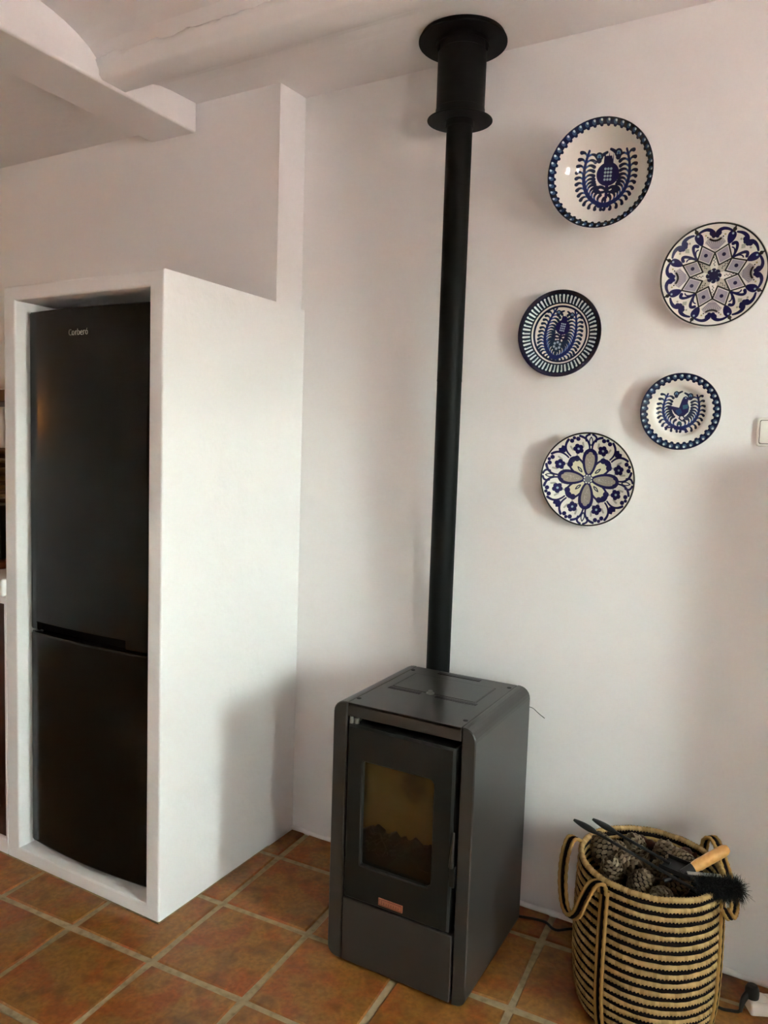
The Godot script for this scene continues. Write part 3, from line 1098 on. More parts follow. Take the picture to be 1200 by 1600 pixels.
# ---------------------------------------------------------------- stove
func build_stove() -> void:
	var o := thing("pellet_stove", "anthracite pellet stove with a dark glass door standing by the white wall", "stove")
	var st := begin()
	var zb := 0.122
	var zf := 0.5716
	# folded side panels with rounded outer corners
	st = begin()
	prism(st, rounded_rect(0.9575, 0.008, 0.9987, 0.8, [0.0, 0.03, 0.036, 0.0]), zb, zf, 0.003)
	part("side_panel", done(st), M.stove, o)
	st = begin()
	prism(st, rounded_rect(0.546, 0.008, 0.5925, 0.8, [0.03, 0.0, 0.0, 0.036]), zb, zf, 0.003)
	part("side_panel", done(st), M.stove, o)
	# top plate folded down at the front
	st = begin()
	rbox(st, Vector3(0.775, 0.795, (zb + zf) * 0.5), Vector3(0.361, 0.0095, zf - zb), 0.002, 1)
	rbox(st, Vector3(0.775, 0.78, zf - 0.005), Vector3(0.361, 0.04, 0.01), 0.002, 1)
	part("top_plate", done(st), M.stove, o)
	# inner body
	st = begin()
	box(st, Vector3(0.596, 0.012, zb + 0.004), Vector3(0.954, 0.788, 0.3))
	box(st, Vector3(0.596, 0.012, 0.3), Vector3(0.622, 0.7, 0.53))
	box(st, Vector3(0.928, 0.012, 0.3), Vector3(0.954, 0.7, 0.53))
	box(st, Vector3(0.622, 0.012, 0.3), Vector3(0.928, 0.28, 0.53))
	box(st, Vector3(0.596, 0.66, 0.3), Vector3(0.954, 0.735, 0.53))
	part("body", done(st), M.black, o)
	# firebox lining: pale vermiculite back plate, sooty below, grate with ash
	st = begin()
	rbox(st, Vector3(0.775, 0.47, 0.515), Vector3(0.3, 0.38, 0.012), 0.003, 1)
	var lining := mat(Color(1, 1, 1), 0.95)
	lining.albedo_texture = noise_tex(0.012, 71, [Color(0.4, 0.31, 0.17), Color(0.56, 0.46, 0.25), Color(0.62, 0.52, 0.3)], false, 1, 128)
	part("firebox_lining", done(st), tri(lining, 3.0), o, "brownish firebox back plate")
	st = begin()
	rbox(st, Vector3(0.775, 0.34, 0.534), Vector3(0.29, 0.12, 0.02), 0.006, 1)
	for k in 170:
		var u := rng.randf()
		var top := 0.4 + 0.03 * rng.randf() - 0.02 * u
		var c := Vector3(0.65 + 0.24 * u, lerpf(0.36, top, rng.randf()), 0.532 + 0.012 * rng.randf())
		rbox(st, Vector3.ZERO, Vector3(0.032, 0.022, 0.016) * rng.randf_range(0.5, 1.3), 0.005, 1, Transform3D(Basis(Vector3(0, 0, 1), rng.randf_range(-0.8, 0.8)), c))
	part("ash_bed", done(st), mat(Color(0.12, 0.085, 0.07), 0.95), o)
	build_stove_door(o)
	# lower front panel
	st = begin()
	rbox(st, Vector3(0.7755, 0.1085, 0.555), Vector3(0.355, 0.195, 0.04), 0.004, 2)
	part("lower_panel", done(st), M.stove, o)
	# hinge at the upper left
	st = begin()
	lathe(st, [Vector2(0, 0), Vector2(0.006, 0), Vector2(0.006, 0.022), Vector2(0, 0.022)], 12, Transform3D(Basis.IDENTITY, Vector3(0.606, 0.737, 0.566)))
	lathe(st, [Vector2(0, 0), Vector2(0.008, 0), Vector2(0.008, 0.016), Vector2(0, 0.016)], 12, Transform3D(Basis.IDENTITY, Vector3(0.62, 0.739, 0.56)))
	rbox(st, Vector3(0.616, 0.748, 0.556), Vector3(0.03, 0.004, 0.016), 0.001, 1)
	part("hinge", done(st), M.steel, o)
	# hopper lid, vent slots and screws on the top plate
	st = begin()
	rbox(st, Vector3(0.769, 0.8, 0.28), Vector3(0.277, 0.0024, 0.16), 0.001, 1)
	var lid := part("hopper_lid", done(st), M.stove, o)
	st = begin()
	for r in [[0.627, 0.1965, 0.6295, 0.36], [0.909, 0.1965, 0.9115, 0.36], [0.627, 0.1965, 0.9115, 0.199]]:
		box(st, Vector3(r[0], 0.7995, r[1]), Vector3(r[2], 0.8003, r[3]))
	part("lid_gap", done(st), M.black, lid)
	for r in [[0.625, 0.735], [0.785, 0.92]]:
		st = begin()
		for k in 18:
			var x := lerpf(r[0], r[1], (k + 0.5) / 18.0)
			box(st, Vector3(x - 0.0022, 0.7995, 0.368), Vector3(x + 0.0022, 0.8008, 0.385))
		box(st, Vector3(r[0], 0.7995, 0.3685), Vector3(r[1], 0.8004, 0.3845))
		part("vent", done(st), M.black, o, "dark slotted vent")
	st = begin()
	lathe(st, [Vector2(0.013, 0.8), Vector2(0.013, 0.802), Vector2(0.007, 0.8035), Vector2(0.007, 0.809), Vector2(0.0, 0.811)], 20, Transform3D(Basis.IDENTITY, Vector3(0.76, 0, 0.36)))
	part("knob", done(st), M.steel, lid)
	st = begin()
	rbox(st, Vector3(0.765, 0.8, 0.151), Vector3(0.15, 0.003, 0.02), 0.001, 1)
	part("control_slot", done(st), M.black, o)
	for q in [Vector2(0.603, 0.523), Vector2(0.603, 0.169), Vector2(0.943, 0.165), Vector2(0.943, 0.515)]:
		st = begin()
		lathe(st, [Vector2(0.0075, 0.7995), Vector2(0.0075, 0.801), Vector2(0.005, 0.8025), Vector2(0.0, 0.803)], 14, Transform3D(Basis.IDENTITY, Vector3(q.x, 0, q.y)))
		part("screw", done(st), M.black, o)
	for q in [Vector2(0.6, 0.17), Vector2(0.95, 0.17), Vector2(0.6, 0.52), Vector2(0.95, 0.52)]:
		st = begin()
		lathe(st, [Vector2(0, 0), Vector2(0.018, 0), Vector2(0.016, 0.013), Vector2(0, 0.013)], 14, Transform3D(Basis.IDENTITY, Vector3(q.x, 0, q.y)))
		part("foot", done(st), M.black, o)

func build_stove_door(o: Node3D) -> void:
	var st := begin()
	var x0 := 0.602
	var x1 := 0.9435
	var y0 := 0.213
	var y1 := 0.7385
	var z0 := 0.532
	var z1 := 0.58
	var g0 := Vector2(0.656, 0.325)
	var g1 := Vector2(0.884, 0.637)
	var outer := rounded_rect(x0, y0, x1, y1, [0.003, 0.003, 0.003, 0.003], 4)
	var inner := rounded_rect(g0.x, g0.y, g1.x, g1.y, [0.006, 0.018, 0.018, 0.006], 4)
	var cx := Vector2((x0 + x1) * 0.5, (y0 + y1) * 0.5)
	# matching outline loops: outer back, outer front, bevelled front, window edge, window depth
	var off := func(loop: Array, d: float) -> Array:
		var r := []
		for q in loop:
			r.append(Vector2(q.x - sign(q.x - cx.x) * d, q.y - sign(q.y - cx.y) * d))
		return r
	var loops := [[outer, z0], [outer, z1 - 0.007], [off.call(outer, 0.006), z1], [off.call(inner, -0.004), z1], [inner, z1 - 0.003], [inner, z1 - 0.014], [off.call(inner, -0.02), z1 - 0.014], [off.call(inner, -0.02), z0], [outer, z0]]
	var n := outer.size()
	for l in loops.size() - 1:
		for i in n:
			var j := (i + 1) % n
			var A: Array = loops[l][0]
			var B: Array = loops[l + 1][0]
			quad(st, Vector3(A[i].x, A[i].y, loops[l][1]), Vector3(A[j].x, A[j].y, loops[l][1]), Vector3(B[j].x, B[j].y, loops[l + 1][1]), Vector3(B[i].x, B[i].y, loops[l + 1][1]))
	var d := part("door", done(st), M.stove_dark, o)
	var glass := mat(Color(0.1, 0.075, 0.04, 0.3), 0.06)
	glass.transparency = BaseMaterial3D.TRANSPARENCY_ALPHA
	st = begin()
	rbox(st, Vector3(0.77, 0.481, 0.5615), Vector3(0.262, 0.346, 0.005), 0.001, 1)
	part("glass", done(st), glass, d, "smoky brown door glass")
	# lever handle at the right edge
	st = begin()
	tube(st, [Vector3(0.949, 0.505, 0.578), Vector3(0.95, 0.49, 0.58), Vector3(0.947, 0.45, 0.579), Vector3(0.944, 0.405, 0.577)], [0.003, 0.0045, 0.006, 0.008], 10)
	part("handle", done(st), M.stove, d)
	st = begin()
	rbox(st, Vector3(0.947, 0.378, 0.568), Vector3(0.018, 0.06, 0.024), 0.003, 2)
	part("latch", done(st), M.stove_dark, d)
	# copper maker's badge with a few illegible engraved strokes
	st = begin()
	rbox(st, Vector3(0.7625, 0.2372, 0.581), Vector3(0.079, 0.0225, 0.003), 0.0012, 1)
	var bd := part("badge", done(st), mat(Color(0.72, 0.45, 0.34), 0.4, 0.35), d, "copper-coloured badge")
	st = begin()
	rect_loops(st, [[0.7255, 0.2285, 0.7995, 0.2459, 0.5825], [0.7255, 0.2285, 0.7995, 0.2459, 0.5829], [0.7267, 0.2297, 0.7983, 0.2447, 0.5829], [0.7267, 0.2297, 0.7983, 0.2447, 0.5825]])
	var px := 0.733
	for k in 8:
		var hh := 0.0105 if k == 0 else rng.randf_range(0.005, 0.007)
		tube(st, [Vector3(px + 0.0015, 0.2325 + hh, 0.5827), Vector3(px, 0.2325, 0.5827), Vector3(px + 0.0035, 0.234, 0.5827)], 0.0007, 6)
		px += 0.0078
	part("engraving", done(st), mat(Color(0.36, 0.13, 0.09), 0.5), bd)

func build_flue() -> void:
	var o := thing("flue_pipe", "black stove flue pipe rising up the white wall to a ceiling collar", "pipe")
	var a := Vector3(0.650, 0.8, 0.072)
	var b := Vector3(0.690, 2.83, 0.155)
	var at := func(y: float) -> Vector3: return a + (b - a) * ((y - 0.8) / 2.03)
	var dir := (b - a).normalized()
	var side := dir.cross(Vector3(0, 0, 1)).normalized()
	var bas := Basis(side, dir, side.cross(dir))
	var st := begin()
	var p0: Vector3 = at.call(0.3)
	lathe(st, [Vector2(0.0, 0.0), Vector2(0.0405, 0.0), Vector2(0.0405, 1.47), Vector2(0.0413, 1.472), Vector2(0.0413, 1.478), Vector2(0.041, 1.48), Vector2(0.041, 2.5), Vector2(0.0, 2.5)], 48, Transform3D(bas, p0))
	part("pipe", done(st), M.pipe, o)
	st = begin()
	tube(st, [p0 + Vector3(0, 0.08, 0.02), p0 + Vector3(0.005, 0.08, 0.068)], 0.04, 32)
	part("elbow", done(st), M.pipe, o)
	st = begin()
	lathe(st, [Vector2(0.077, 0.0), Vector2(0.0775, 0.002), Vector2(0.0775, 0.03), Vector2(0.076, 0.031), Vector2(0.076, 0.2), Vector2(0.07, 0.204), Vector2(0.07, 0.238)], 56, Transform3D(bas, at.call(2.584)))
	part("sleeve", done(st), M.pipe, o)
	st = begin()
	lathe(st, [Vector2(0.046, 0.0), Vector2(0.102, 0.0), Vector2(0.103, 0.001), Vector2(0.103, 0.003), Vector2(0.102, 0.004), Vector2(0.05, 0.004)], 56, Transform3D(bas, at.call(2.58)))
	lathe(st, [Vector2(0.0415, -0.02), Vector2(0.0455, -0.018), Vector2(0.0455, 0.0)], 40, Transform3D(bas, at.call(2.58)))
	part("lower_collar", done(st), M.pipe, o)
	st = begin()
	lathe(st, [Vector2(0.06, 0.0), Vector2(0.137, 0.0), Vector2(0.138, 0.001), Vector2(0.138, 0.005), Vector2(0.13, 0.02), Vector2(0.06, 0.022)], 64, Transform3D(Basis.IDENTITY, b + Vector3(0, -0.02, 0)))
	lathe(st, [Vector2(0.08, -0.012), Vector2(0.083, -0.011), Vector2(0.083, 0.0), Vector2(0.08, 0.0)], 48, Transform3D(Basis.IDENTITY, b + Vector3(0, -0.02, 0)))
	part("ceiling_collar", done(st), M.pipe, o)

# ---------------------------------------------------------------- plates
func plate(called: String, label: String, c: Vector3, r: float, ax: float, ay: float, prof: Array, back: Array, m: StandardMaterial3D, category := "plate") -> void:
	var n := Vector3(sin(ax), sin(ay), 1.0).normalized()
	var x := Vector3.UP.cross(n).normalized()
	var o := thing(called, label, category, c, "glazed plates hung on the wall")
	o.basis = Basis(x, n, x.cross(n))
	var st := begin()
	var p := []
	for q in prof:
		p.append(Vector2(q.x * r, q.y))
	lathe(st, p, 96, Transform3D.IDENTITY, r)
	part("painted_face", done(st), m, o)
	st = begin()
	p = []
	for q in back:
		p.append(Vector2(q.x * r, q.y))
	lathe(st, p, 96)
	part("back", done(st), M.glaze_white, o)
	st = begin()
	var top: float = back[0].y
	tube(st, curve([Vector3(-0.02, top + 0.004, -r * 0.45), Vector3(0, top + 0.002, -r * 0.62), Vector3(0.02, top + 0.004, -r * 0.45)], 0.004), 0.0012, 6)
	part("hanging_wire", done(st), M.steel, o)

func build_plates() -> void:
	# bowl: deep curved section
	var bp := []
	for k in 15:
		var t := k / 14.0
		bp.append(Vector2(0.98 * (1.0 - t), -0.08 * pow(1.0 - pow(1.0 - t, 2.6), 0.9)))
	var face := [Vector2(1.0, 0.0015), Vector2(0.99, 0.003)]
	face.append_array(bp)
	var back := [Vector2(0.36, -0.088), Vector2(0.4, -0.088), Vector2(0.42, -0.08), Vector2(0.72, -0.058), Vector2(0.9, -0.027), Vector2(0.985, -0.004), Vector2(1.0, 0.0015)]
	plate("painted_bowl", "deep white bowl with a blue pomegranate wreath, uppermost on the wall", Vector3(1.122, 2.377, 0.096), 0.153, 0.094, -0.158, face, back, paint_bowl(), "bowl")
	var flat := [Vector2(1.0, 0.0), Vector2(0.995, 0.003), Vector2(0.975, 0.003), Vector2(0.9, -0.001), Vector2(0.76, -0.006), Vector2(0.68, -0.011), Vector2(0.62, -0.0145), Vector2(0.5, -0.016), Vector2(0.25, -0.0165), Vector2(0.0, -0.0165)]
	var fback := [Vector2(0.5, -0.025), Vector2(0.55, -0.025), Vector2(0.58, -0.02), Vector2(0.75, -0.012), Vector2(0.95, -0.003), Vector2(1.0, 0.0)]
	plate("painted_plate", "large plate with an eight-pointed star and navy leaves, cut by the right edge", Vector3(1.447, 2.068, 0.036), 0.146, 0.0, -0.06, flat, fback, paint_star_plate())
	plate("painted_plate", "dark blue plate with a comb-striped rim around a pomegranate, left of the star plate", Vector3(1.005, 1.923, 0.034), 0.135, -0.03, -0.045, flat, fback, paint_leaf_plate())
	var well := [Vector2(1.0, 0.0), Vector2(0.99, 0.003), Vector2(0.97, 0.003), Vector2(0.85, -0.001), Vector2(0.72, -0.003), Vector2(0.66, -0.005), Vector2(0.63, -0.0085), Vector2(0.6, -0.0165), Vector2(0.57, -0.0185), Vector2(0.3, -0.019), Vector2(0.0, -0.019)]
	plate("painted_plate", "smallest plate, white with a blue bird in a wreath and a scalloped rim", Vector3(1.38, 1.68, 0.03), 0.113, 0.0, -0.04, well, fback, paint_rooster_plate())
	plate("painted_plate", "lowest plate with a large eight-petalled flower in grey, cream and navy", Vector3(1.118, 1.467, 0.034), 0.148, 0.0, -0.045, flat, fback, paint_flower_plate())

func build_switch() -> void:
	var o := thing("light_switch", "square white light switch on the wall at the right edge", "switch", Vector3(1.628, 1.6245, 0.0))
	var st := begin()
	var A := rounded_rect(-0.0415, -0.0415, 0.0415, 0.0415, [0.009, 0.009, 0.009, 0.009], 5)
	prism(st, A, 0.0, 0.009, 0.003)
	part("frame", done(st), M.white_plastic, o)
	st = begin()
	prism(st, rounded_rect(-0.034, -0.034, 0.034, 0.034, [0.005, 0.005, 0.005, 0.005], 4), 0.009, 0.0095, 0.0)
	part("gap", done(st), mat(Color(0.3, 0.28, 0.26), 0.7), o)
	st = begin()
	prism(st, rounded_rect(-0.0325, -0.0325, 0.0325, 0.0325, [0.005, 0.005, 0.005, 0.005], 4), 0.0095, 0.013, 0.0015)
	part("rocker", done(st), M.white_plastic, o)

# ---------------------------------------------------------------- basket and what is in it
const BC := Vector3(1.415, 0.0, 0.28)
func basket_r(y: float) -> float:
	var t: float = clamp(y / 0.42, 0.0, 1.0)
	return 0.186 + 0.005 * sin(PI * t) - 0.022 * pow(1.0 - t, 8.0)

func braid(R: float, y: float, rt: float, strands: int, natural: bool, k: int) -> ArrayMesh:
	var st := begin()
	var N := strands * 3 if natural else 96
	var J := 8
	var nz := FastNoiseLite.new()
	nz.seed = 900 + k
	nz.frequency = 1.3
	var P := []
	var C := []
	for i in N + 1:
		var a := TAU * (i % N) / N
		var rr := R * (1.0 + 0.006 * nz.get_noise_2d(cos(a) * 2.0, sin(a) * 2.0))
		var yy := y + 0.0025 * nz.get_noise_2d(cos(a) * 2.0 + 9.0, sin(a) * 2.0)
		var row := []
		for j in J:
			var f := TAU * j / J
			var fold: float = abs(wrapf(f + PI * 0.5, -PI, PI) - 0.0)
			var bump := 1.0 + (0.26 * sin(a * strands + 2.4 * abs(wrapf(f, -PI, PI))) if natural else 0.05 * sin(a * 60.0))
			var q := rt * bump
			row.append(Vector3((rr + cos(f) * q) * cos(a), yy + sin(f) * q * 1.05, (rr + cos(f) * q) * sin(a)))
		P.append(row)
	for i in N:
		var strand := int(float(i) * strands / N)
		var tone := fposmod(sin(strand * 12.9898 + k * 78.233) * 43758.5453, 1.0)
		var col := Color(0.3, 0.185, 0.075).lerp(Color(0.47, 0.305, 0.135), tone)
		for j in J:
			var j2 := (j + 1) % J
			var q := [P[i][j], P[i + 1][j], P[i + 1][j2], P[i][j2]]
			for e in [0, 1, 2, 0, 2, 3]:
				st.set_color(col)
				st.set_uv(Vector2.ZERO)
				st.add_vertex(q[e])
	st.set_smooth_group(0)
	st.generate_normals()
	return done(st)

func strap(st: SurfaceTool, pts: Array, rad: float, offset: Vector3, natural: bool) -> void:
	var N := pts.size()
	for i in N - 1:
		pass
	var moved := []
	var rr := []
	for i in N:
		moved.append(pts[i] + offset)
		rr.append(rad * (1.0 + (0.16 * sin(i * 2.1) if natural else 0.0)))
	tube(st, moved, rr, 8)

func build_basket() -> void:
	var o := thing("woven_basket", "tall round basket of natural and black braided jute holding pine cones", "basket", BC)
	var y := 0.012
	var k := 0
	while y < 0.43:
		var nat := k % 2 == 1
		part("braid" if nat else "dark_cord", braid(basket_r(y) - (0.0 if nat else 0.001), y, 0.0072 if nat else 0.0068, 130, nat, k), M.jute if nat else M.jute_dark, o)
		y += 0.0125
		k += 1
	var st := begin()
	lathe(st, [Vector2(0.0, 0.002), Vector2(0.165, 0.002), Vector2(0.165, 0.01), Vector2(0.0, 0.01)], 48)
	part("base", done(st), M.jute_dark, o)
	# straps sewn up the side: natural, black, natural; their ends rise as hand loops
	var front := []
	for i in 44:
		var yy := lerpf(0.02, 0.405, i / 43.0)
		var a := deg_to_rad(115.0)
		front.append(Vector3(cos(a), 0, sin(a)) * (basket_r(yy) + 0.009) + Vector3(0, yy, 0))
	var right := []
	for i in 44:
		var yy := lerpf(0.02, 0.4, i / 43.0)
		var a := deg_to_rad(12.0)
		right.append(Vector3(cos(a), 0, sin(a)) * (basket_r(yy) + 0.008) + Vector3(0, yy, 0))
	for s in [[front, deg_to_rad(115.0)], [right, deg_to_rad(12.0)]]:
		var tang := Vector3(-sin(s[1]), 0, cos(s[1]))
		for e in [-1, 0, 1]:
			st = begin()
			strap(st, s[0], 0.0052, tang * (0.0095 * e), e != 0)
			var m: StandardMaterial3D = M.jute_dark if e == 0 else M.strap
			part("strap", done(st), m, o)
	var loop := [Vector3(-0.088, 0.395, 0.178), Vector3(-0.092, 0.425, 0.186), Vector3(-0.112, 0.418, 0.192), Vector3(-0.135, 0.365, 0.185), Vector3(-0.152, 0.315, 0.172), Vector3(-0.178, 0.282, 0.145), Vector3(-0.205, 0.29, 0.105), Vector3(-0.222, 0.335, 0.07), Vector3(-0.226, 0.39, 0.045), Vector3(-0.218, 0.435, 0.02), Vector3(-0.2, 0.43, 0.0)]
	for e in [-1, 0, 1]:
		st = begin()
		strap(st, curve(loop, 0.008), 0.0052, Vector3(0.0105, 0.0, 0.0045) * e, e != 0)
		part("handle", done(st), M.jute_dark if e == 0 else M.strap, o)
	var loop2 := [Vector3(0.12, 0.41, -0.16), Vector3(0.125, 0.45, -0.168), Vector3(0.15, 0.46, -0.15), Vector3(0.185, 0.41, -0.1), Vector3(0.215, 0.37, -0.02), Vector3(0.215, 0.36, 0.05), Vector3(0.2, 0.4, 0.09)]
	for e in [-1, 0, 1]:
		st = begin()
		strap(st, curve(loop2, 0.008), 0.0052, Vector3(0.007, 0.0, -0.007) * e, e != 0)
		part("handle", done(st), M.jute_dark if e == 0 else M.strap, o)

func cone_core(L: float, R: float) -> ArrayMesh:
	var st := begin()
	var pr := []
	for i in 9:
		var t := i / 8.0
		pr.append(Vector2(R * 0.72 * pow(sin(PI * clamp(t * 0.86 + 0.08, 0.0, 1.0)), 0.7), -L * 0.5 + L * t))
	pr[0].x = 0.0
	pr[8].x = 0.0
	lathe(st, pr, 14)
	return done(st)

func cone_scales(L: float, R: float, seed_: int) -> ArrayMesh:
	var g := RandomNumberGenerator.new()
	g.seed = seed_
	var st := begin()
	var n := 110
	for i in n:
		var t := (i + 0.5) / n
		var a := i * 2.39996
		var rad := R * pow(sin(PI * clamp(t * 0.82 + 0.12, 0.0, 1.0)), 0.75)
		var y := -L * 0.5 + L * t
		var out := Vector3(cos(a), 0, sin(a))
		var lift := lerpf(-0.35, 0.9, t)
		var dir := (out + Vector3.UP * lift).normalized()
		var side := Vector3(-sin(a), 0, cos(a))
		var w := R * 0.3 * g.randf_range(0.85, 1.15)
		var up := side.cross(dir).normalized()
		if up.y < 0.0:
			up = -up
		var base := Vector3(0, y, 0) + out * rad * 0.45
		var tip := Vector3(0, y, 0) + out * rad + Vector3.UP * lift * R * 0.3
		var th := w * 0.5
		var tone := g.randf()
		var col := Color(0.045, 0.03, 0.02).lerp(Color(0.12, 0.085, 0.055), tone)
		var tipc := Color(0.1, 0.07, 0.045).lerp(Color(0.22, 0.165, 0.11), g.randf())
		var b0 := base - side * w * 0.4
		var b1 := base + side * w * 0.4
		var t0 := tip - side * w * 0.75
		var t1 := tip + side * w * 0.75
		var knob := tip + dir * w * 0.3 + up * th * 0.4
		for f in [[b0, b1, t1, t0, col], [t0 - up * th, t1 - up * th, b1 - up * th * 0.5, b0 - up * th * 0.5, col]]:
			for e in [0, 2, 1, 0, 3, 2]:
				st.set_color(f[4])
				st.add_vertex(f[e])
		var ra := [t0, t0 - up * th, tip - up * th * 1.3, t1 - up * th, t1, tip + up * th * 0.7]
		for e in 6:
			for q in [knob, ra[e], ra[(e + 1) % 6]]:
				st.set_color(tipc)
				st.add_vertex(q)
	st.set_smooth_group(-1)
	st.generate_normals()
	return done(st)

func build_basket_contents() -> void:
	var core := cone_core(0.075, 0.034)
	var kinds := [cone_scales(0.075, 0.034, 1), cone_scales(0.075, 0.034, 2), cone_scales(0.075, 0.034, 3)]
	var where := [
		["at the far left of the basket opening", Vector3(1.277, 0.388, 0.225), 1.12],
		["behind the drooping left hand loop", Vector3(1.352, 0.385, 0.262), 1.05],
		["leaning on the braid next to the left hand loop", Vector3(1.318, 0.375, 0.298), 0.95],
		["resting against the near rim left of the middle", Vector3(1.4, 0.378, 0.325), 0.95],
		["under the crossing of the two fire irons", Vector3(1.352, 0.385, 0.15), 1.0],
		["at the back rim in the middle of the basket", Vector3(1.438, 0.385, 0.16), 1.05],
		["at the back right, behind the wooden handle", Vector3(1.49, 0.385, 0.17), 1.0],
		["between the two fire irons", Vector3(1.413, 0.37, 0.222), 1.05],
		["just right of the lower fire iron", Vector3(1.48, 0.36, 0.25), 1.0],
		["tucked against the near rim below the shovel", Vector3(1.46, 0.37, 0.355), 0.9],
		["at the back left under the iron loops", Vector3(1.31, 0.375, 0.19), 0.95],
	]
	for i in where.size():
		var w = where[i]
		var c := thing("pine_cone", "brown open pine cone " + w[0], "pine cone", w[1], "pine cones in the jute basket")
		part("core", core, mat(Color(0.12, 0.08, 0.05), 0.9), c)
		part("scales", kinds[i % 3], M.cone, c)
		c.basis = Basis.from_euler(Vector3(rng.randf_range(-1.0, 1.6), rng.randf_range(0, TAU), rng.randf_range(-0.8, 0.8))).scaled(Vector3.ONE * w[2])
	# kindling bed the cones lie on
	var st := begin()
	for i in 60:
		var a := rng.randf_range(0, TAU)
		var r := 0.13 * sqrt(rng.randf())
		var p := BC + Vector3(cos(a) * r, rng.randf_range(0.26, 0.335), sin(a) * r)
		var d := Vector3(rng.randf_range(-1, 1), rng.randf_range(-0.15, 0.15), rng.randf_range(-1, 1)).normalized() * 0.04
		tube(st, [p - d, p, p + d], [0.006, 0.011, 0.006], 7)
	var bed := part("kindling", done(st), mat(Color(0.13, 0.09, 0.06), 0.9), self)
	tag(bed, "dark twigs of kindling filling the basket under the pine cones", "kindling")
	bed.set_meta("kind", "stuff")
	# billet of bark at the back
	var lg := thing("bark_billet", "reddish brown strip of bark along the back rim of the basket", "wood", Vector3(1.44, 0.402, 0.128))
	st = begin()
	var pts := []
	var rr := []
	for i in 15:
		var t := i / 14.0
		pts.append(Vector3(lerpf(-0.085, 0.08, t), 0.004 * sin(i * 1.3), 0.008 * sin(t * 3.0)))
		rr.append(0.012 + 0.003 * sin(i * 2.3) + 0.002 * cos(i * 4.1))
	tube(st, pts, rr, 9)
	var bark := mat(Color(1, 1, 1), 0.95)
	bark.albedo_texture = noise_tex(0.05, 91, [Color(0.12, 0.06, 0.04), Color(0.27, 0.13, 0.08), Color(0.34, 0.18, 0.11)], false, 1, 128)
	part("bark", done(st), tri(bark, 9.0), lg)
	build_tools()

func iron(called: String, label: String, a: Vector3, b: Vector3) -> Node3D:
	var o := thing(called, label, "fire iron", a)
	var d := (b - a)
	var u := d.normalized()
	var st := begin()
	# teardrop grip: a flattened bar that swells and closes
	var pts := []
	var rr := []
	for i in 13:
		var t := i / 12.0
		pts.append(u * (0.075 * t))
		rr.append(0.0035 + 0.0075 * pow(sin(PI * pow(1.0 - t, 0.8) * 0.96 + 0.06), 0.8))
	tube(st, pts, rr, 12, true, 0.75)
	part("grip", done(st), M.black, o)
	st = begin()
	tube(st, [u * 0.07, d * 0.5, d], 0.0043, 10)
	part("shaft", done(st), M.black, o)
	return o

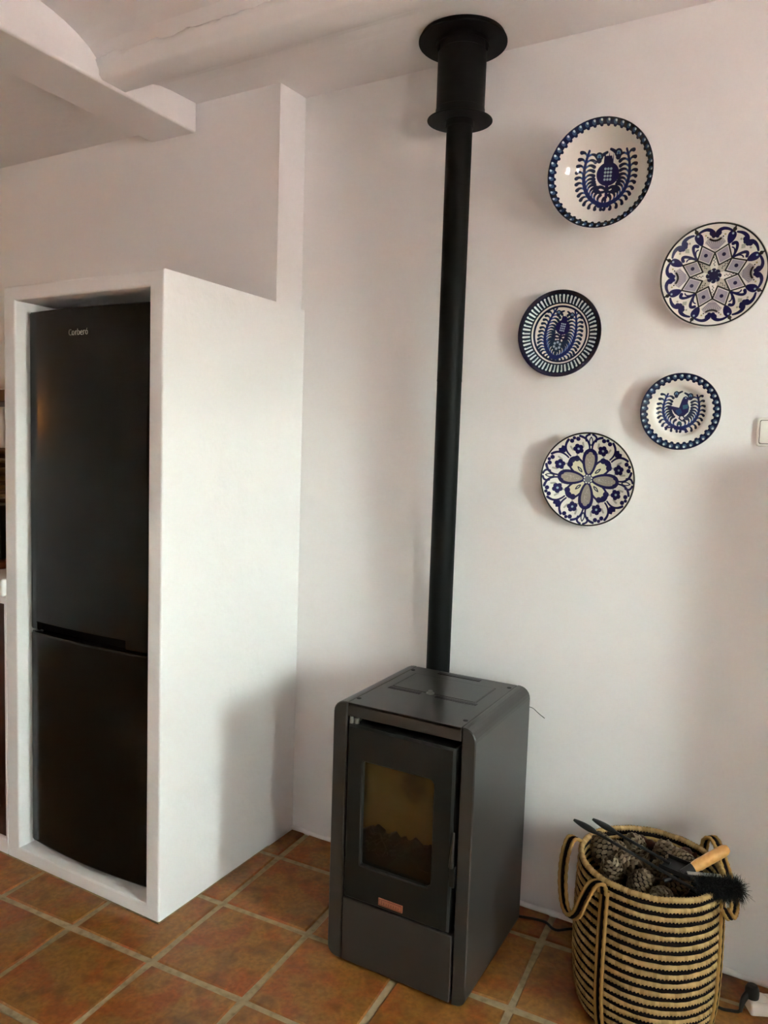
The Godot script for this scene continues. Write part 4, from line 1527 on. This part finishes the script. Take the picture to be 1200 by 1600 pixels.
func build_tools() -> void:
	var o := iron("fire_poker", "thin black fire iron with a teardrop grip, the left one of two", Vector3(1.197, 0.482, 0.275), Vector3(1.535, 0.425, 0.36))
	var st := begin()
	var e := Vector3(0.338, -0.057, 0.085)
	var u := e.normalized()
	tube(st, curve([e, e + u * 0.015 + Vector3(0, -0.006, 0), e + u * 0.02 + Vector3(0, -0.02, 0.004)], 0.004), [0.0043, 0.0042, 0.004, 0.0035, 0.003, 0.002, 0.002, 0.002, 0.002, 0.002, 0.002, 0.002], 8)
	part("hook", done(st), M.black, o)
	o = iron("ash_shovel", "thin black fire iron with a teardrop grip ending in a small flat pan", Vector3(1.244, 0.484, 0.245), Vector3(1.47, 0.447, 0.305))
	st = begin()
	var c := Vector3(0.25, -0.042, 0.066)
	var yaw := Basis(Vector3.UP, -0.26) * Basis(Vector3.RIGHT, 0.12)
	rbox(st, Vector3.ZERO, Vector3(0.085, 0.003, 0.06), 0.001, 1, Transform3D(yaw, c))
	rbox(st, Vector3(0, 0.006, -0.029), Vector3(0.085, 0.012, 0.003), 0.001, 1, Transform3D(yaw, c))
	rbox(st, Vector3(0, 0.006, 0.029), Vector3(0.085, 0.012, 0.003), 0.001, 1, Transform3D(yaw, c))
	part("pan", done(st), M.stove_dark, o)
	# hand tool with a turned wooden grip
	var h := thing("hand_hatchet", "short tool with a pale wooden grip and black head lying in the basket", "tool", Vector3(1.528, 0.452, 0.303))
	var a := Vector3.ZERO
	var b := Vector3(0.077, 0.05, -0.058)
	u = b.normalized()
	st = begin()
	var pts := []
	var rr := []
	for k in 13:
		var t := k / 12.0
		pts.append(b * t)
		rr.append([0.0125, 0.0142, 0.015][min(k, 2)] if k < 11 else [0.014, 0.009][k - 11])
	tube(st, pts, rr, 20)
	part("grip", done(st), M.light_wood, h, "pale wooden grip")
	st = begin()
	tube(st, [-u * 0.035, -u * 0.001], [0.011, 0.013], 16)
	tube(st, [-u * 0.085 + Vector3(-0.005, 0.004, 0), -u * 0.03], 0.006, 12)
	part("ferrule", done(st), M.black, h)
	# hearth brush: metal holder and a thick head of black bristles
	var br := thing("hearth_brush", "black bristled hearth brush with a silver strip on the right rim", "brush", Vector3(1.598, 0.442, 0.345))
	var ax := Vector3(0.94, 0.0, -0.33).normalized()
	st = begin()
	tube(st, [-ax * 0.05, -ax * 0.02, ax * 0.03, ax * 0.045], [0.008, 0.014, 0.014, 0.006], 14)
	part("head", done(st), M.black, br)
	st = begin()
	for i in 4200:
		var t := rng.randf_range(-0.055, 0.05)
		var p := ax * t
		var d := Vector3(rng.randfn(), rng.randfn(), rng.randfn())
		d = (d - ax * d.dot(ax) * 0.55).normalized()
		var l := rng.randf_range(0.024, 0.041) * (1.0 if t > -0.03 else 0.75)
		var bend := Vector3(rng.randf_range(-1, 1), rng.randf_range(-1.4, 0.4), rng.randf_range(-1, 1)) * 0.006
		var s := d.cross(Vector3(rng.randfn(), rng.randfn(), rng.randfn())).normalized() * 0.0006
		var m := p + d * l * 0.6
		var q := p + d * l + bend
		quad(st, p - s, p + s, m + s, m - s)
		quad(st, m - s, m + s, q + s * 0.4, q - s * 0.4)
	var fib := part("bristles", done(st), mat(Color(0.03, 0.03, 0.027), 0.8), br)
	fib.set_meta("kind", "stuff")
	st = begin()
	rbox(st, Vector3(-0.035, 0.02, -0.018), Vector3(0.085, 0.003, 0.014), 0.001, 1, Transform3D(Basis(Vector3.UP, 0.4), Vector3.ZERO))
	part("strip", done(st), M.steel, br, "silver metal strip")

# ---------------------------------------------------------------- cables
func build_cables() -> void:
	var st := begin()
	var pts := curve([Vector3(0.94, 0.006, 0.1), Vector3(0.99, 0.005, 0.075), Vector3(1.064, 0.005, 0.06), Vector3(1.11, 0.005, 0.083), Vector3(1.162, 0.005, 0.045), Vector3(1.25, 0.005, 0.03), Vector3(1.42, 0.005, 0.028), Vector3(1.54, 0.005, 0.07), Vector3(1.585, 0.005, 0.16), Vector3(1.612, 0.005, 0.18), Vector3(1.64, 0.006, 0.175), Vector3(1.655, 0.008, 0.173), Vector3(1.662, 0.012, 0.171)], 0.012)
	tube(st, pts, 0.0042, 8)
	tag(part("power_cable", done(st), M.black, self), "black power cable running along the floor behind the basket", "cable")
	st = begin()
	tube(st, curve([Vector3(0.99, 0.735, 0.118), Vector3(1.003, 0.727, 0.1), Vector3(1.015, 0.705, 0.075), Vector3(1.028, 0.684, 0.05)], 0.008), 0.0012, 6)
	tag(part("probe_wire", done(st), M.black, self), "thin dark wire sticking out behind the stove's upper right corner", "wire")
	# power strip at the right edge with a black plug
	var yaw := Basis(Vector3.UP, atan2(0.44, 0.9))
	var o := thing("power_strip", "white power strip on the tiles at the lower right edge", "power strip", Vector3(1.776, 0, 0.096))
	o.basis = yaw
	st = begin()
	rbox(st, Vector3(0, 0.021, 0), Vector3(0.22, 0.04, 0.05), 0.008, 3)
	part("housing", done(st), M.white_plastic, o)
	for k in 3:
		st = begin()
		var x := -0.075 + 0.068 * k
		lathe(st, [Vector2(0.022, 0.0405), Vector2(0.022, 0.043), Vector2(0.019, 0.043), Vector2(0.018, 0.0413), Vector2(0.0, 0.0413)], 28, Transform3D(Basis.IDENTITY, Vector3(x, 0, 0)))
		part("socket", done(st), M.white_plastic, o)
	var pl := thing("power_plug", "round black plug pushed into the white power strip", "plug", Vector3(1.776, 0, 0.096) + yaw * Vector3(-0.1, 0.044, 0.0))
	pl.basis = yaw
	st = begin()
	lathe(st, [Vector2(0.0, 0.0), Vector2(0.0185, 0.0), Vector2(0.019, 0.012), Vector2(0.018, 0.024), Vector2(0.014, 0.032), Vector2(0.0, 0.034)], 28, Transform3D.IDENTITY)
	part("body", done(st), M.black, pl)
	st = begin()
	tube(st, curve([Vector3(-0.012, 0.01, 0.003), Vector3(-0.024, -0.002, 0.008), Vector3(-0.031, -0.016, 0.013), Vector3(-0.036, -0.034, 0.018)], 0.006), [0.0095, 0.0085, 0.0065, 0.0045], 10)
	part("strain_relief", done(st), M.black, pl)

# ---------------------------------------------------------------- furniture and lamp beyond the frame whose shade or mirror image shows
func build_beyond() -> void:
	var cream := mat(Color(0.84, 0.81, 0.76), 0.6)
	var o := thing("sideboard", "cream painted sideboard against the main wall right of the basket", "sideboard", Vector3(2.37, 0, 0.02))
	var st := begin()
	rbox(st, Vector3(0, 0.37, 0.13), Vector3(0.9, 0.62, 0.26), 0.006, 1)
	part("carcass", done(st), cream, o)
	st = begin()
	rbox(st, Vector3(0, 0.695, 0.14), Vector3(0.94, 0.03, 0.29), 0.006, 1)
	part("top", done(st), cream, o)
	for sg in [-1.0, 1.0]:
		st = begin()
		rbox(st, Vector3(sg * 0.222, 0.37, 0.269), Vector3(0.425, 0.58, 0.018), 0.004, 1)
		var d := part("door", done(st), cream, o)
		st = begin()
		lathe(st, [Vector2(0.0, 0.0), Vector2(0.006, 0.0), Vector2(0.006, 0.012), Vector2(0.014, 0.018), Vector2(0.0, 0.026)], 16, Transform3D(Basis(Vector3.RIGHT, PI / 2.0), Vector3(sg * 0.04, 0.4, 0.278)))
		part("knob", done(st), M.steel, d)
		for z in [0.04, 0.22]:
			st = begin()
			rbox(st, Vector3(sg * 0.41, 0.03, z), Vector3(0.05, 0.06, 0.05), 0.004, 1)
			part("leg", done(st), cream, o)
	var c := thing("wall_cupboard", "cream painted two-door cupboard standing on the sideboard", "cupboard", Vector3(2.36, 0.711, 0.02))
	st = begin()
	rbox(st, Vector3(0, 0.45, 0.12), Vector3(0.86, 0.9, 0.24), 0.006, 1)
	part("carcass", done(st), cream, c)
	for sg in [-1.0, 1.0]:
		st = begin()
		rbox(st, Vector3(sg * 0.209, 0.45, 0.247), Vector3(0.4, 0.84, 0.014), 0.004, 1)
		var d := part("door", done(st), cream, c)
		st = begin()
		lathe(st, [Vector2(0.0, 0.0), Vector2(0.006, 0.0), Vector2(0.006, 0.012), Vector2(0.013, 0.018), Vector2(0.0, 0.025)], 16, Transform3D(Basis(Vector3.RIGHT, PI / 2.0), Vector3(sg * 0.04, 0.42, 0.254)))
		part("knob", done(st), M.steel, d)
	# lit kitchen wall lamp mirrored in the fridge door
	var l := thing("wall_lamp", "small lit wall lamp with a warm bulb on the kitchen's left wall", "lamp", LAMP)
	st = begin()
	rbox(st, Vector3(0.01, 0, 0), Vector3(0.02, 0.12, 0.08), 0.006, 2)
	part("back_plate", done(st), M.white_plastic, l)
	st = begin()
	tube(st, [Vector3(0.02, 0, 0), Vector3(0.06, 0.0, 0)], 0.012, 12)
	part("holder", done(st), M.white_plastic, l)
	var glow := mat(Color(1.0, 0.85, 0.6), 0.4)
	glow.emission_enabled = true
	glow.emission = Color(1.0, 0.66, 0.3)
	glow.emission_energy_multiplier = LAMP_GLOW
	st = begin()
	lathe(st, [Vector2(0.0, -0.06), Vector2(0.02, -0.055), Vector2(0.034, -0.03), Vector2(0.036, 0.0), Vector2(0.03, 0.03), Vector2(0.016, 0.05), Vector2(0.0, 0.055)], 24, Transform3D(Basis.from_scale(Vector3(0.6, 0.75, 0.6)), Vector3(0.08, 0, 0)))
	part("bulb", done(st), glow, l)
	var om := OmniLight3D.new()
	om.name = "bulb_light"
	om.position = Vector3(0.14, 0, 0)
	om.light_color = Color(1.0, 0.66, 0.3)
	om.light_energy = LAMP_ENERGY
	om.light_size = 0.04
	om.omni_range = 12.0
	om.omni_attenuation = 2.0
	om.shadow_enabled = true
	l.add_child(om)

# ---------------------------------------------------------------- main
const WR := [1.2, 1.76, 1.48, 2.25]     # right wall opening: z0, z1, y0, y1
const WG := [3.2, 3.8, 1.0, 1.7]        # added second opening, out of view, to lighten the stove shadow
const LAMP := Vector3(-3.4, 1.7, 1.77)
const LAMP_GLOW := 9.0
const LAMP_ENERGY := 0.005

func _ready() -> void:
	rng.seed = 20240611
	var cam := Camera3D.new()
	cam.name = "camera"
	cam.fov = 67.9724
	cam.keep_aspect = Camera3D.KEEP_HEIGHT
	cam.near = 0.05
	cam.far = 200.0
	cam.position = Vector3(1.7258, 1.5428, 2.4246)
	cam.rotation = Vector3(-0.0832, 0.5079, 0.0326)
	add_child(cam)
	cam.make_current()

	var sky_mat := ProceduralSkyMaterial.new()
	sky_mat.sky_top_color = Color(0.81, 0.89, 0.87)
	sky_mat.sky_horizon_color = Color(0.93, 0.99, 0.94)
	sky_mat.ground_horizon_color = Color(0.5, 0.54, 0.46)
	sky_mat.ground_bottom_color = Color(0.36, 0.38, 0.3)
	sky_mat.sky_energy_multiplier = 1.0
	sky_mat.sun_angle_max = 1.0
	var sky := Sky.new()
	sky.sky_material = sky_mat
	var env := Environment.new()
	env.background_mode = Environment.BG_SKY
	env.sky = sky
	env.background_energy_multiplier = 13.5
	env.tonemap_mode = Environment.TONE_MAPPER_LINEAR
	env.tonemap_exposure = 13.0
	env.sdfgi_enabled = true
	env.ssao_enabled = true
	env.ssil_enabled = true
	var we := WorldEnvironment.new()
	we.name = "world_environment"
	we.environment = env
	add_child(we)

	# high sun behind the house: it reaches the terrace but neither window
	var sun := DirectionalLight3D.new()
	sun.name = "sun"
	sun.light_energy = 8.2
	sun.light_color = Color(1.0, 0.97, 0.94)
	sun.light_angular_distance = 0.5
	sun.shadow_enabled = true
	add_child(sun)
	sun.look_at_from_position(Vector3(-6, 10, -6), Vector3.ZERO)

	make_materials()
	M.strap = mat(Color(0.6, 0.46, 0.27), 0.9, 0.0, 0.2)
	build_room()
	build_enclosure()
	build_fridge()
	build_kitchen()
	build_stove()
	build_flue()
	build_plates()
	build_switch()
	build_basket()
	build_basket_contents()
	build_cables()
	build_beyond()
